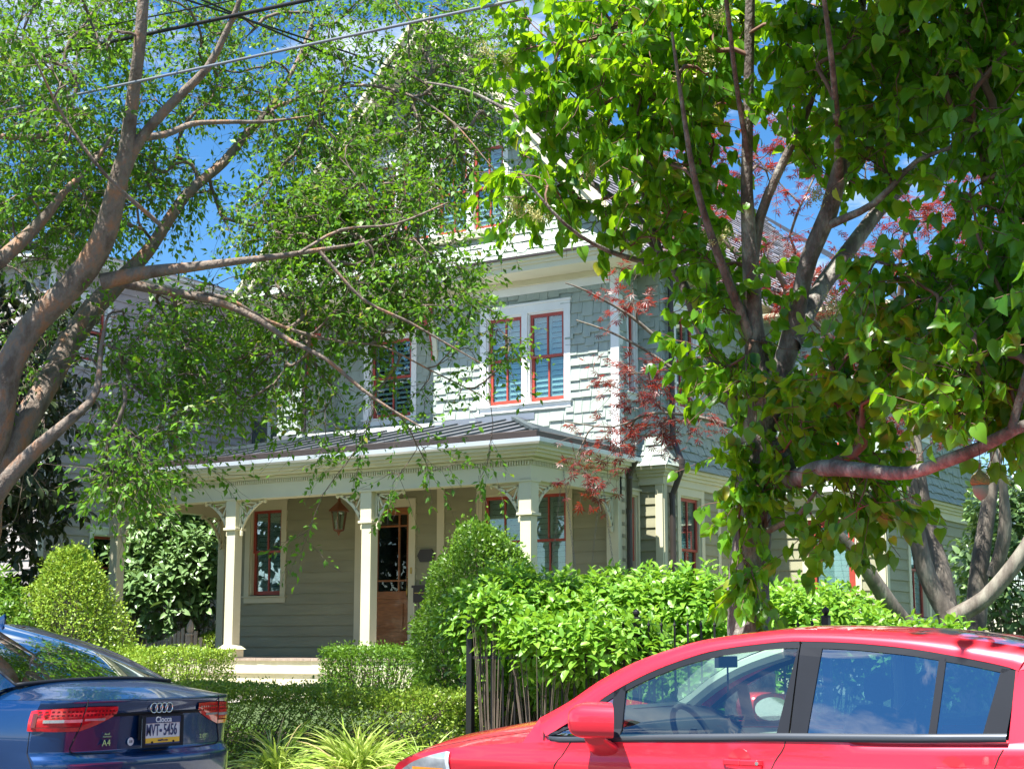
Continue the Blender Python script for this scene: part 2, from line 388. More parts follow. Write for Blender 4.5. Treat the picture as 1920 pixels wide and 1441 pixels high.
def window(parent, fr, u0, u1, z0, z1, casing=.11, mull=True, blinds=True, trim='cream', sashes=2, sill=True, meet=None, slat_tilt=1.12, cas=True):
    """double-hung window; u0..z1 is the opening inside the casing. window > frame(casing), sash, pane, blind, sill"""
    c = MB(); cl, cr = casing if isinstance(casing, tuple) else (casing, casing); casing = max(cl, cr)
    el = .03 if cl >= cr else 0; er = .03 if cr >= cl else 0
    c.box(fr, u0 - cl, u0, z0 - .02, z1 + casing + .02, -.01, .035)
    c.box(fr, u1, u1 + cr, z0 - .02, z1 + casing + .02, -.01, .035)
    c.box(fr, u0, u1, z1, z1 + casing + .02, -.01, .034)
    c.box(fr, u0 - cl - el, u1 + cr + er, z1 + casing + .02, z1 + casing + .05, -.01, .06)
    # jambs
    c.box(fr, u0, u0 + .025, z0, z1 - .001, -.16, -.001); c.box(fr, u1 - .025, u1, z0, z1 - .001, -.16, -.001); c.box(fr, u0 + .025, u1 - .025, z1 - .025, z1, -.16, -.001)
    wnd = c.build('window', trim, parent)
    if sill:
        s = MB(); s.box(fr, u0 - cl - el, u1 + cr + er, z0 - .045, z0 - .0205, -.16, .07); s.box(fr, u0 - cl, u1 + cr, z0 - .14, z0 - .045, -.01, .034)
        s.build('sill', trim, wnd, bevel=.004)
    zm = meet if meet else (z0 + z1) / 2
    a, b = u0 + .025, u1 - .025; f = .048
    s = MB()
    for (p, q, d) in ((zm - .02, z1 - .025, -.035), (z0, zm + .02, -.07)):
        s.box(fr, a, a + f, p, q, d - .035, d); s.box(fr, b - f, b, p, q, d - .035, d)
        s.box(fr, a + f, b - f, q - f * (1 if p > z0 else .7), q, d - .035, d); s.box(fr, a + f, b - f, p, p + f * (1.3 if p == z0 else .8), d - .035, d)
        if mull: m_ = (a + b) / 2; s.box(fr, m_ - .014, m_ + .014, p + f, q - f, d - .03, d - .003)
    s.build('sash', 'sash', wnd)
    g = MB(); g.box(fr, a + f, b - f, zm, z1 - .06, -.056, -.052); g.box(fr, a + f, b - f, z0 + .04, zm, -.091, -.087)
    g.build('pane', 'pane', wnd)
    if blinds:
        s = MB(); z = z0 + .06; m_ = (a + b) / 2
        while z < z1 - .06:
            t = slat_tilt
            for (p, q) in ((a + .05, m_ - .03), (m_ + .03, b - .05)):
                y0, y1 = -.15, -.11
                s.hexa([fr.p(p, z, y1), fr.p(q, z, y1), fr.p(q, z + .065 * t, y0), fr.p(p, z + .065 * t, y0), fr.p(p, z + .008, y1), fr.p(q, z + .008, y1), fr.p(q, z + .065 * t + .008, y0), fr.p(p, z + .065 * t + .008, y0)])
            z += .085
        for (p, q) in ((a, a + .05), (m_ - .03, m_ + .03), (b - .05, b)): s.box(fr, p, q, z0 + .02, z1 - .03, -.15, -.125)
        s.box(fr, a + .05, b - .05, zm - .03, zm + .03, -.149, -.126)
        s.build('shutter_blind', 'blind', wnd)
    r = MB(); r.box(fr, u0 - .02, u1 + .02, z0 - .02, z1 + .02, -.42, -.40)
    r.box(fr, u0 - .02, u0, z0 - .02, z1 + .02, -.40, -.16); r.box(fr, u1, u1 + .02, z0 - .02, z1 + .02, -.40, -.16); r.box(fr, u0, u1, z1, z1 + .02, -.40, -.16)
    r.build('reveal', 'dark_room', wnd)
    return wnd
def hole(u0, u1, z0, z1): return (u0 - .02, u1 + .02, z0 - .02, z1 + .02)

# ------------------------------------------------------------------ the sage green house
YF = 20.45; XR = -11.12; XL = -18.98; PFL = 1.20
house = thing('shingled_house', (-14.5, YF, .6), 'sage green shingled house with cream trim, red window sashes and a wrap front porch', 'house')
FF = Frame((0, YF, 0), (1, 0, 0), (0, -1, 0))            # front wall
FS = Frame((XR, 0, 0), (0, 1, 0), (1, 0, 0))             # right side wall
# openings, first floor front
W1 = (-18.36, -17.66, 2.24, 3.70); W2 = (-13.56, -12.80, 2.24, 3.70); W3 = (-12.74, -12.04, 2.24, 3.70); DR = (-15.93, -14.97, 1.36, 3.60)
H1 = [hole(*W1), hole(-13.56, -12.04, 2.24, 3.70), hole(*DR)]
mb = clap(MB(), FF, XL + .13, XR - .02, 1.19, 4.05, H1); backing(mb, FF, XL, XR, .7, 4.05, H1)
mb.build('siding_wall', 'siding', house)
window(house, FF, *W1)
window(house, FF, *W2, casing=(.11, .029)); window(house, FF, *W3, casing=(.029, .11))
boards('corner_board', 'cream', house, [(FF, XL, XL + .13, 1.2, 4.0, -.1, .04), (FF, -14.42, -14.28, 1.2, 3.849, -.02, .04), (FF, XR - .16, XR + .02, .8, 4.0, -.1, .05)])
boards('frieze_board', 'cream', house, [(FF, XL + .13, XR - .16, 3.85, 4.0, -.01, .035)])
# front door
t = MB(); u0, u1, z0, z1 = DR
t.box(FF, u0 - .13, u0, z0 - .06, z1 + .13, -.02, .045); t.box(FF, u1, u1 + .13, z0 - .06, z1 + .13, -.02, .045); t.box(FF, u0, u1, z1, z1 + .13, -.02, .044)
t.box(FF, u0 - .15, u1 + .15, z0 - .16, z0 - .02, -.05, .09)
dfr = t.build('door_frame', 'cream', house)
t = MB(); d0, d1 = -.09, -.045
t.box(FF, u0, u0 + .10, z0, z1, d0, d1); t.box(FF, u1 - .10, u1, z0, z1, d0, d1)
t.box(FF, u0 + .1, u1 - .1, z1 - .12, z1, d0, d1); t.box(FF, u0 + .1, u1 - .1, 2.13, 2.25, d0, d1); t.box(FF, u0 + .1, u1 - .1, z0, z0 + .24, d0, d1)
t.box(FF, u0 + .1, u1 - .1, z0 + .24, 2.13, d0, d1 - .022); t.box(FF, u0 + .17, u1 - .17, z0 + .31, 2.06, d0, d1 - .004)
for k_ in (.21, .79):
    uu = u0 + .1 + (u1 - u0 - .2) * k_; t.box(FF, uu - .014, uu + .014, 2.25, z1 - .12, d0 + .01, d1 - .004)
for zz in (2.42, z1 - .30): t.box(FF, u0 + .1, u1 - .1, zz - .014, zz + .014, d0 + .011, d1 - .006)
door = t.build('front_door', 'door_wood', house, bevel=.003)
M['door_glass'] = glass_mat('door_glass', (0.25, 0.28, 0.25), 0.05, 0.0, 0.8)
t = MB(); t.box(FF, u0 + .1, u1 - .1, 2.25, z1 - .12, d0 + .014, d0 + .018); t.build('door_pane', 'door_glass', door)
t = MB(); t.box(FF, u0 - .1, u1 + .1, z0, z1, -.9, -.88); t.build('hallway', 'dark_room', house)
t = MB(); t.box(FF, u1 - .075, u1 - .035, 2.10, 2.42, d1, d1 + .012); t.tube([FF.p(u1 - .055, 2.16, d1), FF.p(u1 - .055, 2.18, d1 + .05), FF.p(u1 - .055, 2.33, d1 + .05), FF.p(u1 - .055, 2.36, d1)], .009, 6)
t.lathe(FF.p(u1 - .055, 2.46, d1 + .01), [(.0, -.02), (.025, -.015), (.028, .01), (.0, .02)], 10, 'Y'); t.build('handle', 'brass', door, smooth=True)
t = MB(); t.box(FF, u1 + .04, u1 + .075, 2.52, 2.62, .045, .055); t.build('door_bell', 'brass', house)

# porch floor, skirt and steps
PX0, PX1, PY0 = -19.12, -11.05, 17.88
t = MB()
for i in range(int((PX1 - PX0) / .13)):
    x = PX0 + i * .13; t.cbox(x, x + .126, PY0 - .03 + rng.uniform(-.004, .004), YF - .01, PFL - .03, PFL + rng.uniform(0, .002))
pf = t.build('porch_floor', 'floorboard', house)
t = MB(); t.cbox(PX0 + .04, PX1 - .04, PY0, PY0 + .05, .5, PFL - .03); t.cbox(PX0 + .04, PX0 + .09, PY0 + .05, YF, .5, PFL - .03); t.cbox(PX1 - .09, PX1 - .04, PY0 + .05, YF, .5, PFL - .03)
t.build('porch_skirt', 'cream', house)
t = MB(); tr = MB()
for i in range(3):
    y1 = PY0 - .32 * i; z = PFL - .175 * (i + 1)
    t.cbox(-16.75, -14.3, y1 - .30, y1 - .001, .45, z - .035); tr.cbox(-16.78, -14.27, y1 - .335, y1 - .002, z - .034, z)
t.build('step_riser', 'cream', house); tr.build('step_tread', 'step', house)

# posts
def post(x, y, mode='', plinth=True):
    p = MB(); F_ = Frame((x, y, 0), (1, 0, 0), (0, -1, 0)); a = .085
    p.box(F_, -a, a, PFL + .001, 3.12, -a, a)
    o = p.build('porch_post', 'cream', house, bevel=.006)
    q = MB(); q.box(F_, -.10, .10, 3.16, 3.62, -.10, .10); q.box(F_, -.125, .125, 3.12, 3.16, -.125, .125); q.build('post_cap', 'cream', o, bevel=.006)
    q = MB(); q.box(F_, -.13, .13, PFL + .001, PFL + .13, -.13, .13)
    q.hexa([F_.p(-.16, PFL + .13, .16), F_.p(.16, PFL + .13, .16), F_.p(.16, PFL + .13, -.16), F_.p(-.16, PFL + .13, -.16), F_.p(-.09, PFL + .20, .09), F_.p(.09, PFL + .20, .09), F_.p(.09, PFL + .20, -.09), F_.p(-.09, PFL + .20, -.09)])
    q.build('post_base', 'cream', o, bevel=.004)
    for ch in mode:
        dx, dy = {'L': (-1, 0), 'R': (1, 0), 'B': (0, 1), 'F': (0, -1)}[ch]
        bracket(o, x + dx * .10, y + dy * .10, dx, dy)
    return o
def bracket(parent, x, y, dx, dy, z1=3.60, s=.47):
    """fan bracket: two rails, a curved brace and four spokes"""
    q = MB(); P_ = lambda a, z: (x + dx * a, y + dy * a, z)
    sd = (dy, -dx, 0)
    def bb(a, b, w_): q.bar(P_(*a), P_(*b), w_, .035, side=sd)
    bb((0, z1 - .02), (s + .03, z1 - .02), .04); bb((.02, z1 - .04), (.02, z1 - s - .05), .04)
    pts = [(.02 + s * math.sin(k_ * PI / 2 / 8) * 1.0, z1 - .02 - s * math.cos(k_ * PI / 2 / 8)) for k_ in range(9)]
    pts = [(.03 + (s - .03) * (k_ / 8) - .045 * math.sin(PI * k_ / 8), z1 - s + (s - .03) * (k_ / 8) + .045 * math.sin(PI * k_ / 8)) for k_ in range(9)]
    for a, b in zip(pts[:-1], pts[1:]): bb(a, b, .045)
    for k_ in (1.2, 2.9, 5.1, 6.8):
        i = int(k_); f_ = k_ - i; e = (pts[i][0] * (1 - f_) + pts[i + 1][0] * f_, pts[i][1] * (1 - f_) + pts[i + 1][1] * f_)
        bb((.05, z1 - .06), e, .022)
    q.lathe(P_(.035, z1 - s - .06), [(.0, -.05), (.03, -.03), (.03, .03), (.0, .05)], 8)
    q.lathe(P_(s + .03, z1 - .05), [(.0, -.04), (.028, -.02), (.028, .03), (.0, .03)], 8)
    return q.build('bracket', 'cream', parent)
for (x, m_) in ((-19.02, 'RB'), (-16.5, 'LR'), (-13.9, 'LR'), (-11.2, 'LB')): post(x, 18.0, m_)
pil = MB(); FP = Frame((0, YF, 0), (1, 0, 0), (0, -1, 0)); pil.box(FP, XR - .17, XR + .03, PFL, 3.6, .05, .13); o = pil.build('porch_pilaster', 'cream', house)
bracket(o, XR - .07, YF - .13, 0, -1)
pil = MB(); pil.box(FP, XL - .03, XL + .12, PFL, 3.6, .04, .12); o = pil.build('porch_pilaster', 'cream', house); bracket(o, XL + .05, YF - .12, 0, -1)

# beam, dentils, ceiling, cornice, gutter and metal roof of the porch
t = MB(); BX0, BX1, BY = -19.12, -11.1, 17.9
t.cbox(BX0, BX1, BY, BY + .2, 3.60, 3.86); t.cbox(BX0, BX0 + .2, BY + .2, YF, 3.60, 3.86); t.cbox(BX1 - .2, BX1, BY + .2, YF, 3.60, 3.86)
t.cbox(BX0 - .02, BX1 + .02, BY - .02, BY + .22, 3.575, 3.605)
t.build('porch_beam', 'cream', house)
t = MB()
for k_, (e, z0, z1) in enumerate(((.04, 3.862, 3.90), (.16, 3.905, 3.945), (.22, 3.945, 3.985), (.27, 3.985, 4.04))):
    t.cbox(BX0 - e, BX1 + e, BY - e, BY + .1, z0, z1); t.cbox(BX0 - e, BX0 + .1, BY + .1, YF, z0, z1); t.cbox(BX1 - .1, BX1 + e, BY + .1, YF - .02, z0, z1)
t.build('porch_cornice', 'cream', house)
t = MB(); x = BX0
while x < BX1: t.cbox(x, x + .022, BY - .026, BY - .001, 3.80, 3.858); x += .042
t.build('dentil_trim', 'cream', house); t = MB()
y = BY + .03
while y < YF - .1: t.cbox(BX1 + .001, BX1 + .026, y, y + .022, 3.80, 3.858); y += .042
t.build('dentil_trim', 'cream', house)
t = MB()
for i in range(33):
    y = BY + .2 + i * .0735; t.cbox(BX0 + .2, BX1 - .2, y, y + .071, 3.862, 3.875)
t.build('porch_ceiling', 'ceiling', house)
GX0, GX1, GY = BX0 - .34, BX1 + .34, BY - .34
t = MB()
def prof_ring(mb, prof):                           # gutter/fascia profile (offset outwards, z) swept along left, front, right
    P = [[(GX0 - o_, YF, z) for o_, z in prof], [(GX0 - o_, GY - o_, z) for o_, z in prof], [(GX1 + o_, GY - o_, z) for o_, z in prof], [(GX1 + o_, YF - .02, z) for o_, z in prof]]
    return mb.grid(P)
prof_ring(t, [(-.10, 4.03), (-.02, 4.035), (.015, 4.06), (.02, 4.115), (.005, 4.12), (.0, 4.075), (-.10, 4.07), (-.10, 4.13)])
t.build('gutter', 'gutter', house)
t = MB(); prof_ring(t, [(-.11, 4.128), (-.105, 4.22), (-.13, 4.235), (-.16, 4.22)]); t.build('roof_edge', 'bronze', house)
# roof planes, hip plan
RZ0 = 4.20; e = .13
A = Vector((GX0 + e, GY + e, RZ0)); B = Vector((GX1 - e, GY + e, RZ0)); R0 = Vector((-16.5, YF + .02, 4.98)); R1 = Vector((-13.0, YF + .02, 4.86))
AL = Vector((GX0 + e, YF + .02, RZ0)); BR = Vector((GX1 - e, YF, RZ0))
ff = lambda y: RZ0 + (4.86 - RZ0) * (y - A.y) / (YF + .02 - A.y)
t = MB(); R0.z = R1.z = 4.86
t.face([A, B, R1, R0]); t.face([AL, A, R0]); t.face([B, BR, R1])
roofm = t; t = MB()
x = A.x + .22
while x < B.x - .1:                                # standing seams, coloured dark for their shadow against pans kept pale as if lit
    yt = YF + .0
    if x < R0.x: yt = A.y + (YF - A.y) * (x - A.x) / (R0.x - A.x)
    if x > R1.x: yt = A.y + (YF - A.y) * (B.x - x) / (B.x - R1.x)
    if yt - A.y > .1: t.bar((x, A.y, ff(A.y) + .016), (x, yt, ff(yt) + .016), .02, .032, side=(0, 0, 1))
    x += .46
y = B.y + .3
while y < YF - .1:
    f_ = (y - B.y) / (YF - B.y); xe = B.x + (R1.x - B.x) * f_
    t.bar((B.x, y, RZ0 + .016), (xe, y, RZ0 + (4.86 - RZ0) * f_ + .016), .02, .032, side=(0, 0, 1)); t.bar((A.x, y, RZ0 + .016), (A.x + (R0.x - A.x) * f_, y, RZ0 + (4.86 - RZ0) * f_ + .016), .02, .032, side=(0, 0, 1)); y += .46
t.bar(B + Vector((0, 0, .03)), R1 + Vector((0, 0, .03)), .09, .05); t.bar(A + Vector((0, 0, .03)), R0 + Vector((0, 0, .03)), .09, .05)
seams = t; t = roofm
t.face([(-17.2, YF + .02, 4.861), (-14.5, YF + .02, 4.861), (-14.5, YF + .8, 5.03), (-17.2, YF + .8, 5.03)])
t.box(FF, -17.9, -17.2, 4.84, 4.94, .0, .03); t.box(FF, -14.5, -12.6, 4.84, 4.94, .0, .03)
seams.build('roof_seam', 'shutter_seam_shade', t.build('porch_roof', 'metal_roof', house))  # dark seam colour stands in for the shadow beside each seam

# second floor front: shingled wall with a recess on the left
UX0, UX1 = -17.82, -11.12; RCX0, RCX1 = -17.18, -14.52
U1 = (-13.50, -12.83, 5.12, 6.52); U2 = (-12.73, -12.06, 5.12, 6.52)
H2 = [(RCX0, RCX1, 4.5, 7.0), hole(U1[0], U2[1], 5.12, 6.52)]
mb = shingles(MB(), FF, UX0, UX1 - .12, 4.45, 7.02, H2); backing(mb, FF, UX0, UX1, 4.4, 7.05, H2)
FR = Frame((0, YF + .80, 0), (1, 0, 0), (0, -1, 0)); UR = (-16.45, -15.55, 5.24, 6.60)
HR = [hole(*UR)]
shingles(mb, FR, RCX0, RCX1, 4.95, 7.0, HR); backing(mb, FR, RCX0, RCX1, 4.9, 7.05, HR)
FLi = Frame((RCX0, 0, 0), (0, 1, 0), (1, 0, 0)); shingles(mb, FLi, YF, YF + .8, 4.9, 7.0); backing(mb, FLi, YF, YF + .8, 4.7, 7.05)
FRi = Frame((RCX1, 0, 0), (0, 1, 0), (-1, 0, 0)); backing(mb, FRi, YF, YF + .8, 4.7, 7.05)
FLo = Frame((UX0, 0, 0), (0, 1, 0), (-1, 0, 0)); backing(mb, FLo, YF, YF + 12, 4.3, 7.05); FLo2 = Frame((XL, 0, 0), (0, 1, 0), (-1, 0, 0)); backing(mb, FLo2, YF, YF + 12, .7, 4.3)
mb.build('shingle_wall', 'shingle', house)
w_ = window(house, FF, *U1, trim='white', casing=(.11, .049)); w_ = window(house, FF, *U2, trim='white', casing=(.049, .11)); window(house, FR, *UR, trim='white', slat_tilt=.6)
boards('upper_corner_board', 'white', house, [(FF, UX1 - .12, UX1 + .02, 4.3, 7.03, -.1, .038)])
boards('recess_sill', 'white', house, [(FF, RCX0 - .02, RCX1 + .02, 4.84, 4.92, -.05, .05)])
boards('upper_frieze_board', 'white', house, [(FF, -14.52, -11.25, 6.83, 7.03, -.01, .045)])
# arched red and cream brackets of the recess
for (xa, sg) in ((RCX1, -1), (RCX0, 1)):
    c = MB(); r_ = MB(); R_ = .95; n_ = 12
    for k_ in range(n_):
        a0 = PI / 2 * k_ / n_; a1 = PI / 2 * (k_ + 1) / n_
        cx, cz = xa + sg * R_ * .55, 5.95
        q = lambda a, rr: (xa + sg * (R_ * .55) * (1 - math.cos(a) * rr), 5.95 + (1.05) * math.sin(a) * rr)
        for (mm, ra, rb, da, db) in ((c, 1.0, 1.16, .0, .05), (r_, .94, .998, -.01, .055)):
            p0, p1, p2, p3 = q(a0, ra), q(a1, ra), q(a1, rb), q(a0, rb)
            mm.hexa([FF.p(*p0, da), FF.p(*p1, da), FF.p(*p2, da), FF.p(*p3, da), FF.p(*p0, db), FF.p(*p1, db), FF.p(*p2, db), FF.p(*p3, db)])
    o = c.build('arch_bracket', 'cream', house)
    for zz in (6.72, 6.55): r_.box(FF, min(xa + sg * .05, xa + sg * .28), max(xa + sg * .05, xa + sg * .28), zz, zz + .1, .0, .045)
    r_.build('red_edging', 'sash', o)
# upper eaves: soffit, cornice, brown drip edge, flared skirt and gable
EY = YF - .62; EX0, EX1 = -18.35, -10.62
t = MB(); t.cbox(EX0, EX1, EY, YF + .8, 7.04, 7.07)
for (e_, z0, z1) in ((0, 7.07, 7.13), (.03, 7.13, 7.18), (.07, 7.18, 7.225)): t.cbox(EX0 - e_, EX1 + e_, EY - e_, EY + .15, z0, z1); t.cbox(EX1 - .15, EX1 + e_, EY + .15, YF + 11, z0, z1)
t.cbox(XR, EX1 - .15, YF + .8, YF + 11, 7.04, 7.07)
t.box(FF, UX0, UX1, 6.95, 7.038, .05, .1)
t.build('eave_cornice', 'cream', house)
t = MB(); t.cbox(EX0 - .10, EX1 + .10, EY - .10, EY + .12, 7.226, 7.262); t.build('drip_edge', 'bronze', house)
APX, APZ = -14.48, 11.55; SL = (APZ - 7.26) / (EX1 - APX)
FG = Frame((0, YF - .12, 0), (1, 0, 0), (0, -1, 0))
flare = lambda z: .50 * max(0.0, (8.02 - z) / .76) ** 1.6
lim = lambda z, r_=0: APX + ((APZ - z - .10) / SL) * (1 if r_ else -1)
AW = [(-15.85, -15.25, 7.98, 9.35), (-15.15, -14.55, 7.98, 9.35), (-14.42, -13.80, 7.98, 9.35), (-13.72, -13.10, 7.98, 9.35)]
HA = [hole(-15.85, -13.10, 7.98, 9.35)]
mb = shingles(MB(), FG, 0, 0, 7.26, 11.4, HA, dfun=flare, lim=lim)
z = 7.26
while z < 11.4:
    for (a, b) in cut(lim(z), lim(z, 1), z, z + .16, HA): mb.face([FG.p(a, z, flare(z) - .004), FG.p(b, z, flare(z) - .004), FG.p(b, z + .16, flare(z + .16) - .004), FG.p(a, z + .16, flare(z + .16) - .004)])
    z += .16
mb.build('gable_wall', 'shingle', house)
for A_, c_ in zip(AW, ((.09, .049), (.049, .064), (.064, .039), (.039, .09))): window(house, FG, *A_, casing=c_, trim='white')
t = MB(); t.box(FG, -16.0, -12.95, 7.78, 7.84, -.02, .22); t.build('gable_ledge', 'cream', house)
# main roof: two slopes laid in courses, with rake boards
t = MB(); YB = YF + 12.5; YA = YF - .55
L_ = math.hypot(EX1 + .2 - APX, APZ - 7.1); n_ = int(L_ / .13)
for sg in (1, -1):
    for i in range(n_):
        f0, f1 = i / n_, (i + 1) / n_
        hw = (EX1 + .2 - APX)
        x0, z0 = APX + sg * hw * (1 - f0), 7.1 + (APZ + .12 - 7.1) * f0; x1, z1 = APX + sg * hw * (1 - f1), 7.1 + (APZ + .12 - 7.1) * f1
        y = YA
        while y < YB:
            yn = min(YB, y + rng.uniform(.25, .45)); q = rng.uniform(.010, .022)
            t.face([(x0 + sg * q, y, z0 + q), (x0 + sg * q, yn - .004, z0 + q), (x1, yn - .004, z1), (x1, y, z1)])
            t.face([(x0, y, z0 - .004), (x0, yn, z0 - .004), (x0 + sg * q, yn, z0 + q), (x0 + sg * q, y, z0 + q)])
            y = yn
t.build('roof', 'roof', house)
t = MB()
for sg in (1, -1):
    a = Vector((APX + sg * (EX1 + .18 - APX), YA, 7.12)); b = Vector((APX, YA, APZ + .02))
    t.bar(a, b, .05, .26, side=(0, 0, 1)); t.bar(a + Vector((0, -.05, .06)), b + Vector((0, -.05, .08)), .06, .07, side=(0, 0, 1))
    n3 = Vector((0, 0, -.06)); a2 = Vector((a.x, YF - .1, a.z)); b2 = Vector((b.x, YF - .1, b.z)); t.face([a + n3, b + n3, b2 + n3, a2 + n3])
t.build('rake_board', 'cream', house)

# right side of the house: plain strip, two-storey bay, rear block
XBY = -10.74; BYa, BYb = 21.06, 24.42
FBf = Frame((0, BYa, 0), (1, 0, 0), (0, -1, 0)); FBs = Frame((XBY, 0, 0), (0, 1, 0), (1, 0, 0))
S1 = (20.70, 20.95, 1.7, 3.62); S2 = (20.70, 20.95, 5.2, 6.55)
mb = MB(); backing(mb, FS, YF, BYa, .7, 4.0, [hole(*S1)]); clap(mb, FS, YF, BYa, .85, 3.9, [hole(*S1)])
SB = (21.62, 22.34, 2.02, 3.66); SC2 = (22.95, 23.6, 2.02, 3.66)
clap(mb, FBf, XR, XBY - .10, .85, 3.78); backing(mb, FBf, XR, XBY, .7, 4.0)
HB = [hole(*SB)]; clap(mb, FBs, BYa + .10, BYb, .85, 3.78, HB); backing(mb, FBs, BYa, BYb, .7, 4.0, HB)
XC = -8.5; CYa, CYb = 24.42, 29.55; FCf = Frame((0, CYa, 0), (1, 0, 0), (0, -1, 0)); FCs = Frame((XC, 0, 0), (0, 1, 0), (1, 0, 0))
DS = (-9.78, -8.98, 1.3, 3.42); HC = [hole(*DS)]
clap(mb, FCf, XBY, XC - .10, .85, 3.7, HC); backing(mb, FCf, XBY, XC, .7, 4.0, HC)
WC = (25.62, 26.5, 1.86, 3.42); WC2 = (27.35, 27.9, 2.1, 3.42); HCs = [hole(*WC)]
clap(mb, FCs, CYa + .12, CYb - .12, .85, 3.58, HCs); backing(mb, FCs, CYa, CYb, .7, 4.0, HCs)
mb.build('side_siding_wall', 'siding', house)
window(house, FS, *S1, casing=.045, mull=False); window(house, FBs, *SB, slat_tilt=.1); window(house, FCs, *WC)
boards('side_corner_board', 'cream', house, [(FBf, XBY - .10, XBY + .02, .85, 3.78, -.08, .035), (FBs, BYa, BYa + .10, .85, 3.78, -.02, .036), (FBs, BYb - .1, BYb, .85, 3.78, -.02, .034), (FCf, XC - .10, XC + .02, .85, 3.6, -.08, .035), (FCs, CYa, CYa + .12, .85, 3.6, -.02, .036), (FCs, CYb - .12, CYb + .02, .85, 3.6, -.02, .036), (FBs, 22.95, 23.05, .85, 3.7, 0, .03)])
t = MB()
for (fr, a, b, zz) in ((FBf, XR, XBY, 3.78), (FBs, BYa, BYb, 3.78), (FCf, XBY + .3, XC, 3.58), (FCs, CYa, CYb, 3.58)):
    hx = 1 if fr in (FBf, FCf) else 0
    for (e_, z0, z1) in ((.05, zz, zz + .12), (.09, zz + .12, zz + .17), (.13, zz + .17, zz + .22), (.18, zz + .22, zz + .27)):
        t.box(fr, a - (0 if hx else -.0505), b + (e_ if hx else .02), z0, z1, -.05, e_ + (.001 if hx else 0))
t.build('side_cornice', 'cream', house)
fl2 = lambda b0: (lambda z: .20 * max(0.0, (b0 + .42 - z) / .42) ** 1.4)
mb = MB(); kw = dict(exp=.15, wmin=.09, wmax=.17, stag=(0, 0, .03))
f4 = fl2(4.05); shingles(mb, FBf, 0, 0, 4.05, 7.02, dfun=f4, lim=lambda z, r_=0: (XBY + f4(z)) if r_ else XR); SW = (21.55, 22.25, 5.05, 6.5)
shingles(mb, FBs, 0, 0, 4.05, 7.02, [hole(*SW)], dfun=f4, lim=lambda z, r_=0: BYb if r_ else BYa - f4(z), **kw); backing(mb, FBs, BYa, BYb, 4.0, 7.05, [hole(*SW)]); backing(mb, FBf, XR, XBY, 4.0, 7.05)
shingles(mb, FS, YF, BYa, 4.0, 7.02, [hole(*S2)]); backing(mb, FS, YF, BYa, 4.0, 7.05, [hole(*S2)])
CW = (-9.75, -9.15, 4.62, 5.9)
f3 = fl2(3.85); shingles(mb, FCf, 0, 0, 3.85, 6.9, [hole(*CW)], dfun=f3, lim=lambda z, r_=0: (XC + f3(z)) if r_ else XBY); backing(mb, FCf, XBY, XC, 3.8, 6.9, [hole(*CW)])
CS = (26.0, 26.8, 5.0, 6.3)
shingles(mb, FCs, 0, 0, 3.85, 6.9, [hole(*CS)], dfun=f3, lim=lambda z, r_=0: CYb if r_ else CYa - f3(z), **kw); backing(mb, FCs, CYa, CYb, 3.8, 6.9, [hole(*CS)])
FCb = Frame((0, CYb, 0), (1, 0, 0), (0, 1, 0)); backing(mb, FCb, -15, XC, .7, 6.9)
mb.build('side_shingle_wall', 'shingle', house)
window(house, FS, *S2, casing=.045, mull=False, trim='white'); window(house, FBs, *SW, trim='white', slat_tilt=.1); window(house, FCf, *CW, trim='white'); window(house, FCs, *CS, trim='white')
# side storm door and its frame
t = MB(); u0, u1, z0, z1 = DS
t.box(FCf, u0 - .1, u0, z0, z1 + .1, -.02, .04); t.box(FCf, u1, u1 + .1, z0, z1 + .1, -.02, .04); t.box(FCf, u0, u1, z1, z1 + .1, -.02, .039); t.build('side_door_frame', 'cream', house)
t = MB(); t.box(FCf, u0, u0 + .12, z0, z1, -.05, -.01); t.box(FCf, u1 - .12, u1, z0, z1, -.05, -.01); t.box(FCf, u0 + .12, u1 - .12, z1 - .12, z1, -.05, -.01); t.box(FCf, u0 + .12, u1 - .12, z0, z0 + .9, -.05, -.011)
sd_ = t.build('side_door', 'sash', house); t = MB(); t.box(FCf, u0 + .12, u1 - .12, z0 + .9, z1 - .12, -.04, -.036); t.build('side_door_pane', 'pane', sd_)
t = MB(); z = z0 + .92
while z < z1 - .14: t.box(FCf, u0 + .13, u1 - .13, z, z + .085, -.08, -.075); z += .09
t.build('side_door_blind', 'blind', sd_)
# low roofs of the rear block
t = MB()
for i in range(24):
    f0, f1 = i / 24, (i + 1) / 24
    t.face([(XC + .5 - 3.2 * f0, CYa - .5, 6.85 + 2.4 * f0 + .015), (XC + .5 - 3.2 * f0, CYb + .5, 6.85 + 2.4 * f0 + .015), (XC + .5 - 3.2 * f1, CYb + .5, 6.85 + 2.4 * f1), (XC + .5 - 3.2 * f1, CYa - .5, 6.85 + 2.4 * f1)])
    t.face([(XC + .5 - 3.2 * f0, CYa - .5, 6.85 + 2.4 * f0), (XC + .5 - 3.2 * f0, CYb + .5, 6.85 + 2.4 * f0), (XC + .5 - 3.2 * f0, CYb + .5, 6.85 + 2.4 * f0 + .015), (XC + .5 - 3.2 * f0, CYa - .5, 6.85 + 2.4 * f0 + .015)])
t.build('rear_roof', 'roof', house)
t = MB(); t.cbox(XBY, XC + .48, CYa - .45, CYb + .4, 6.80, 6.86); t.build('rear_soffit', 'cream', house)
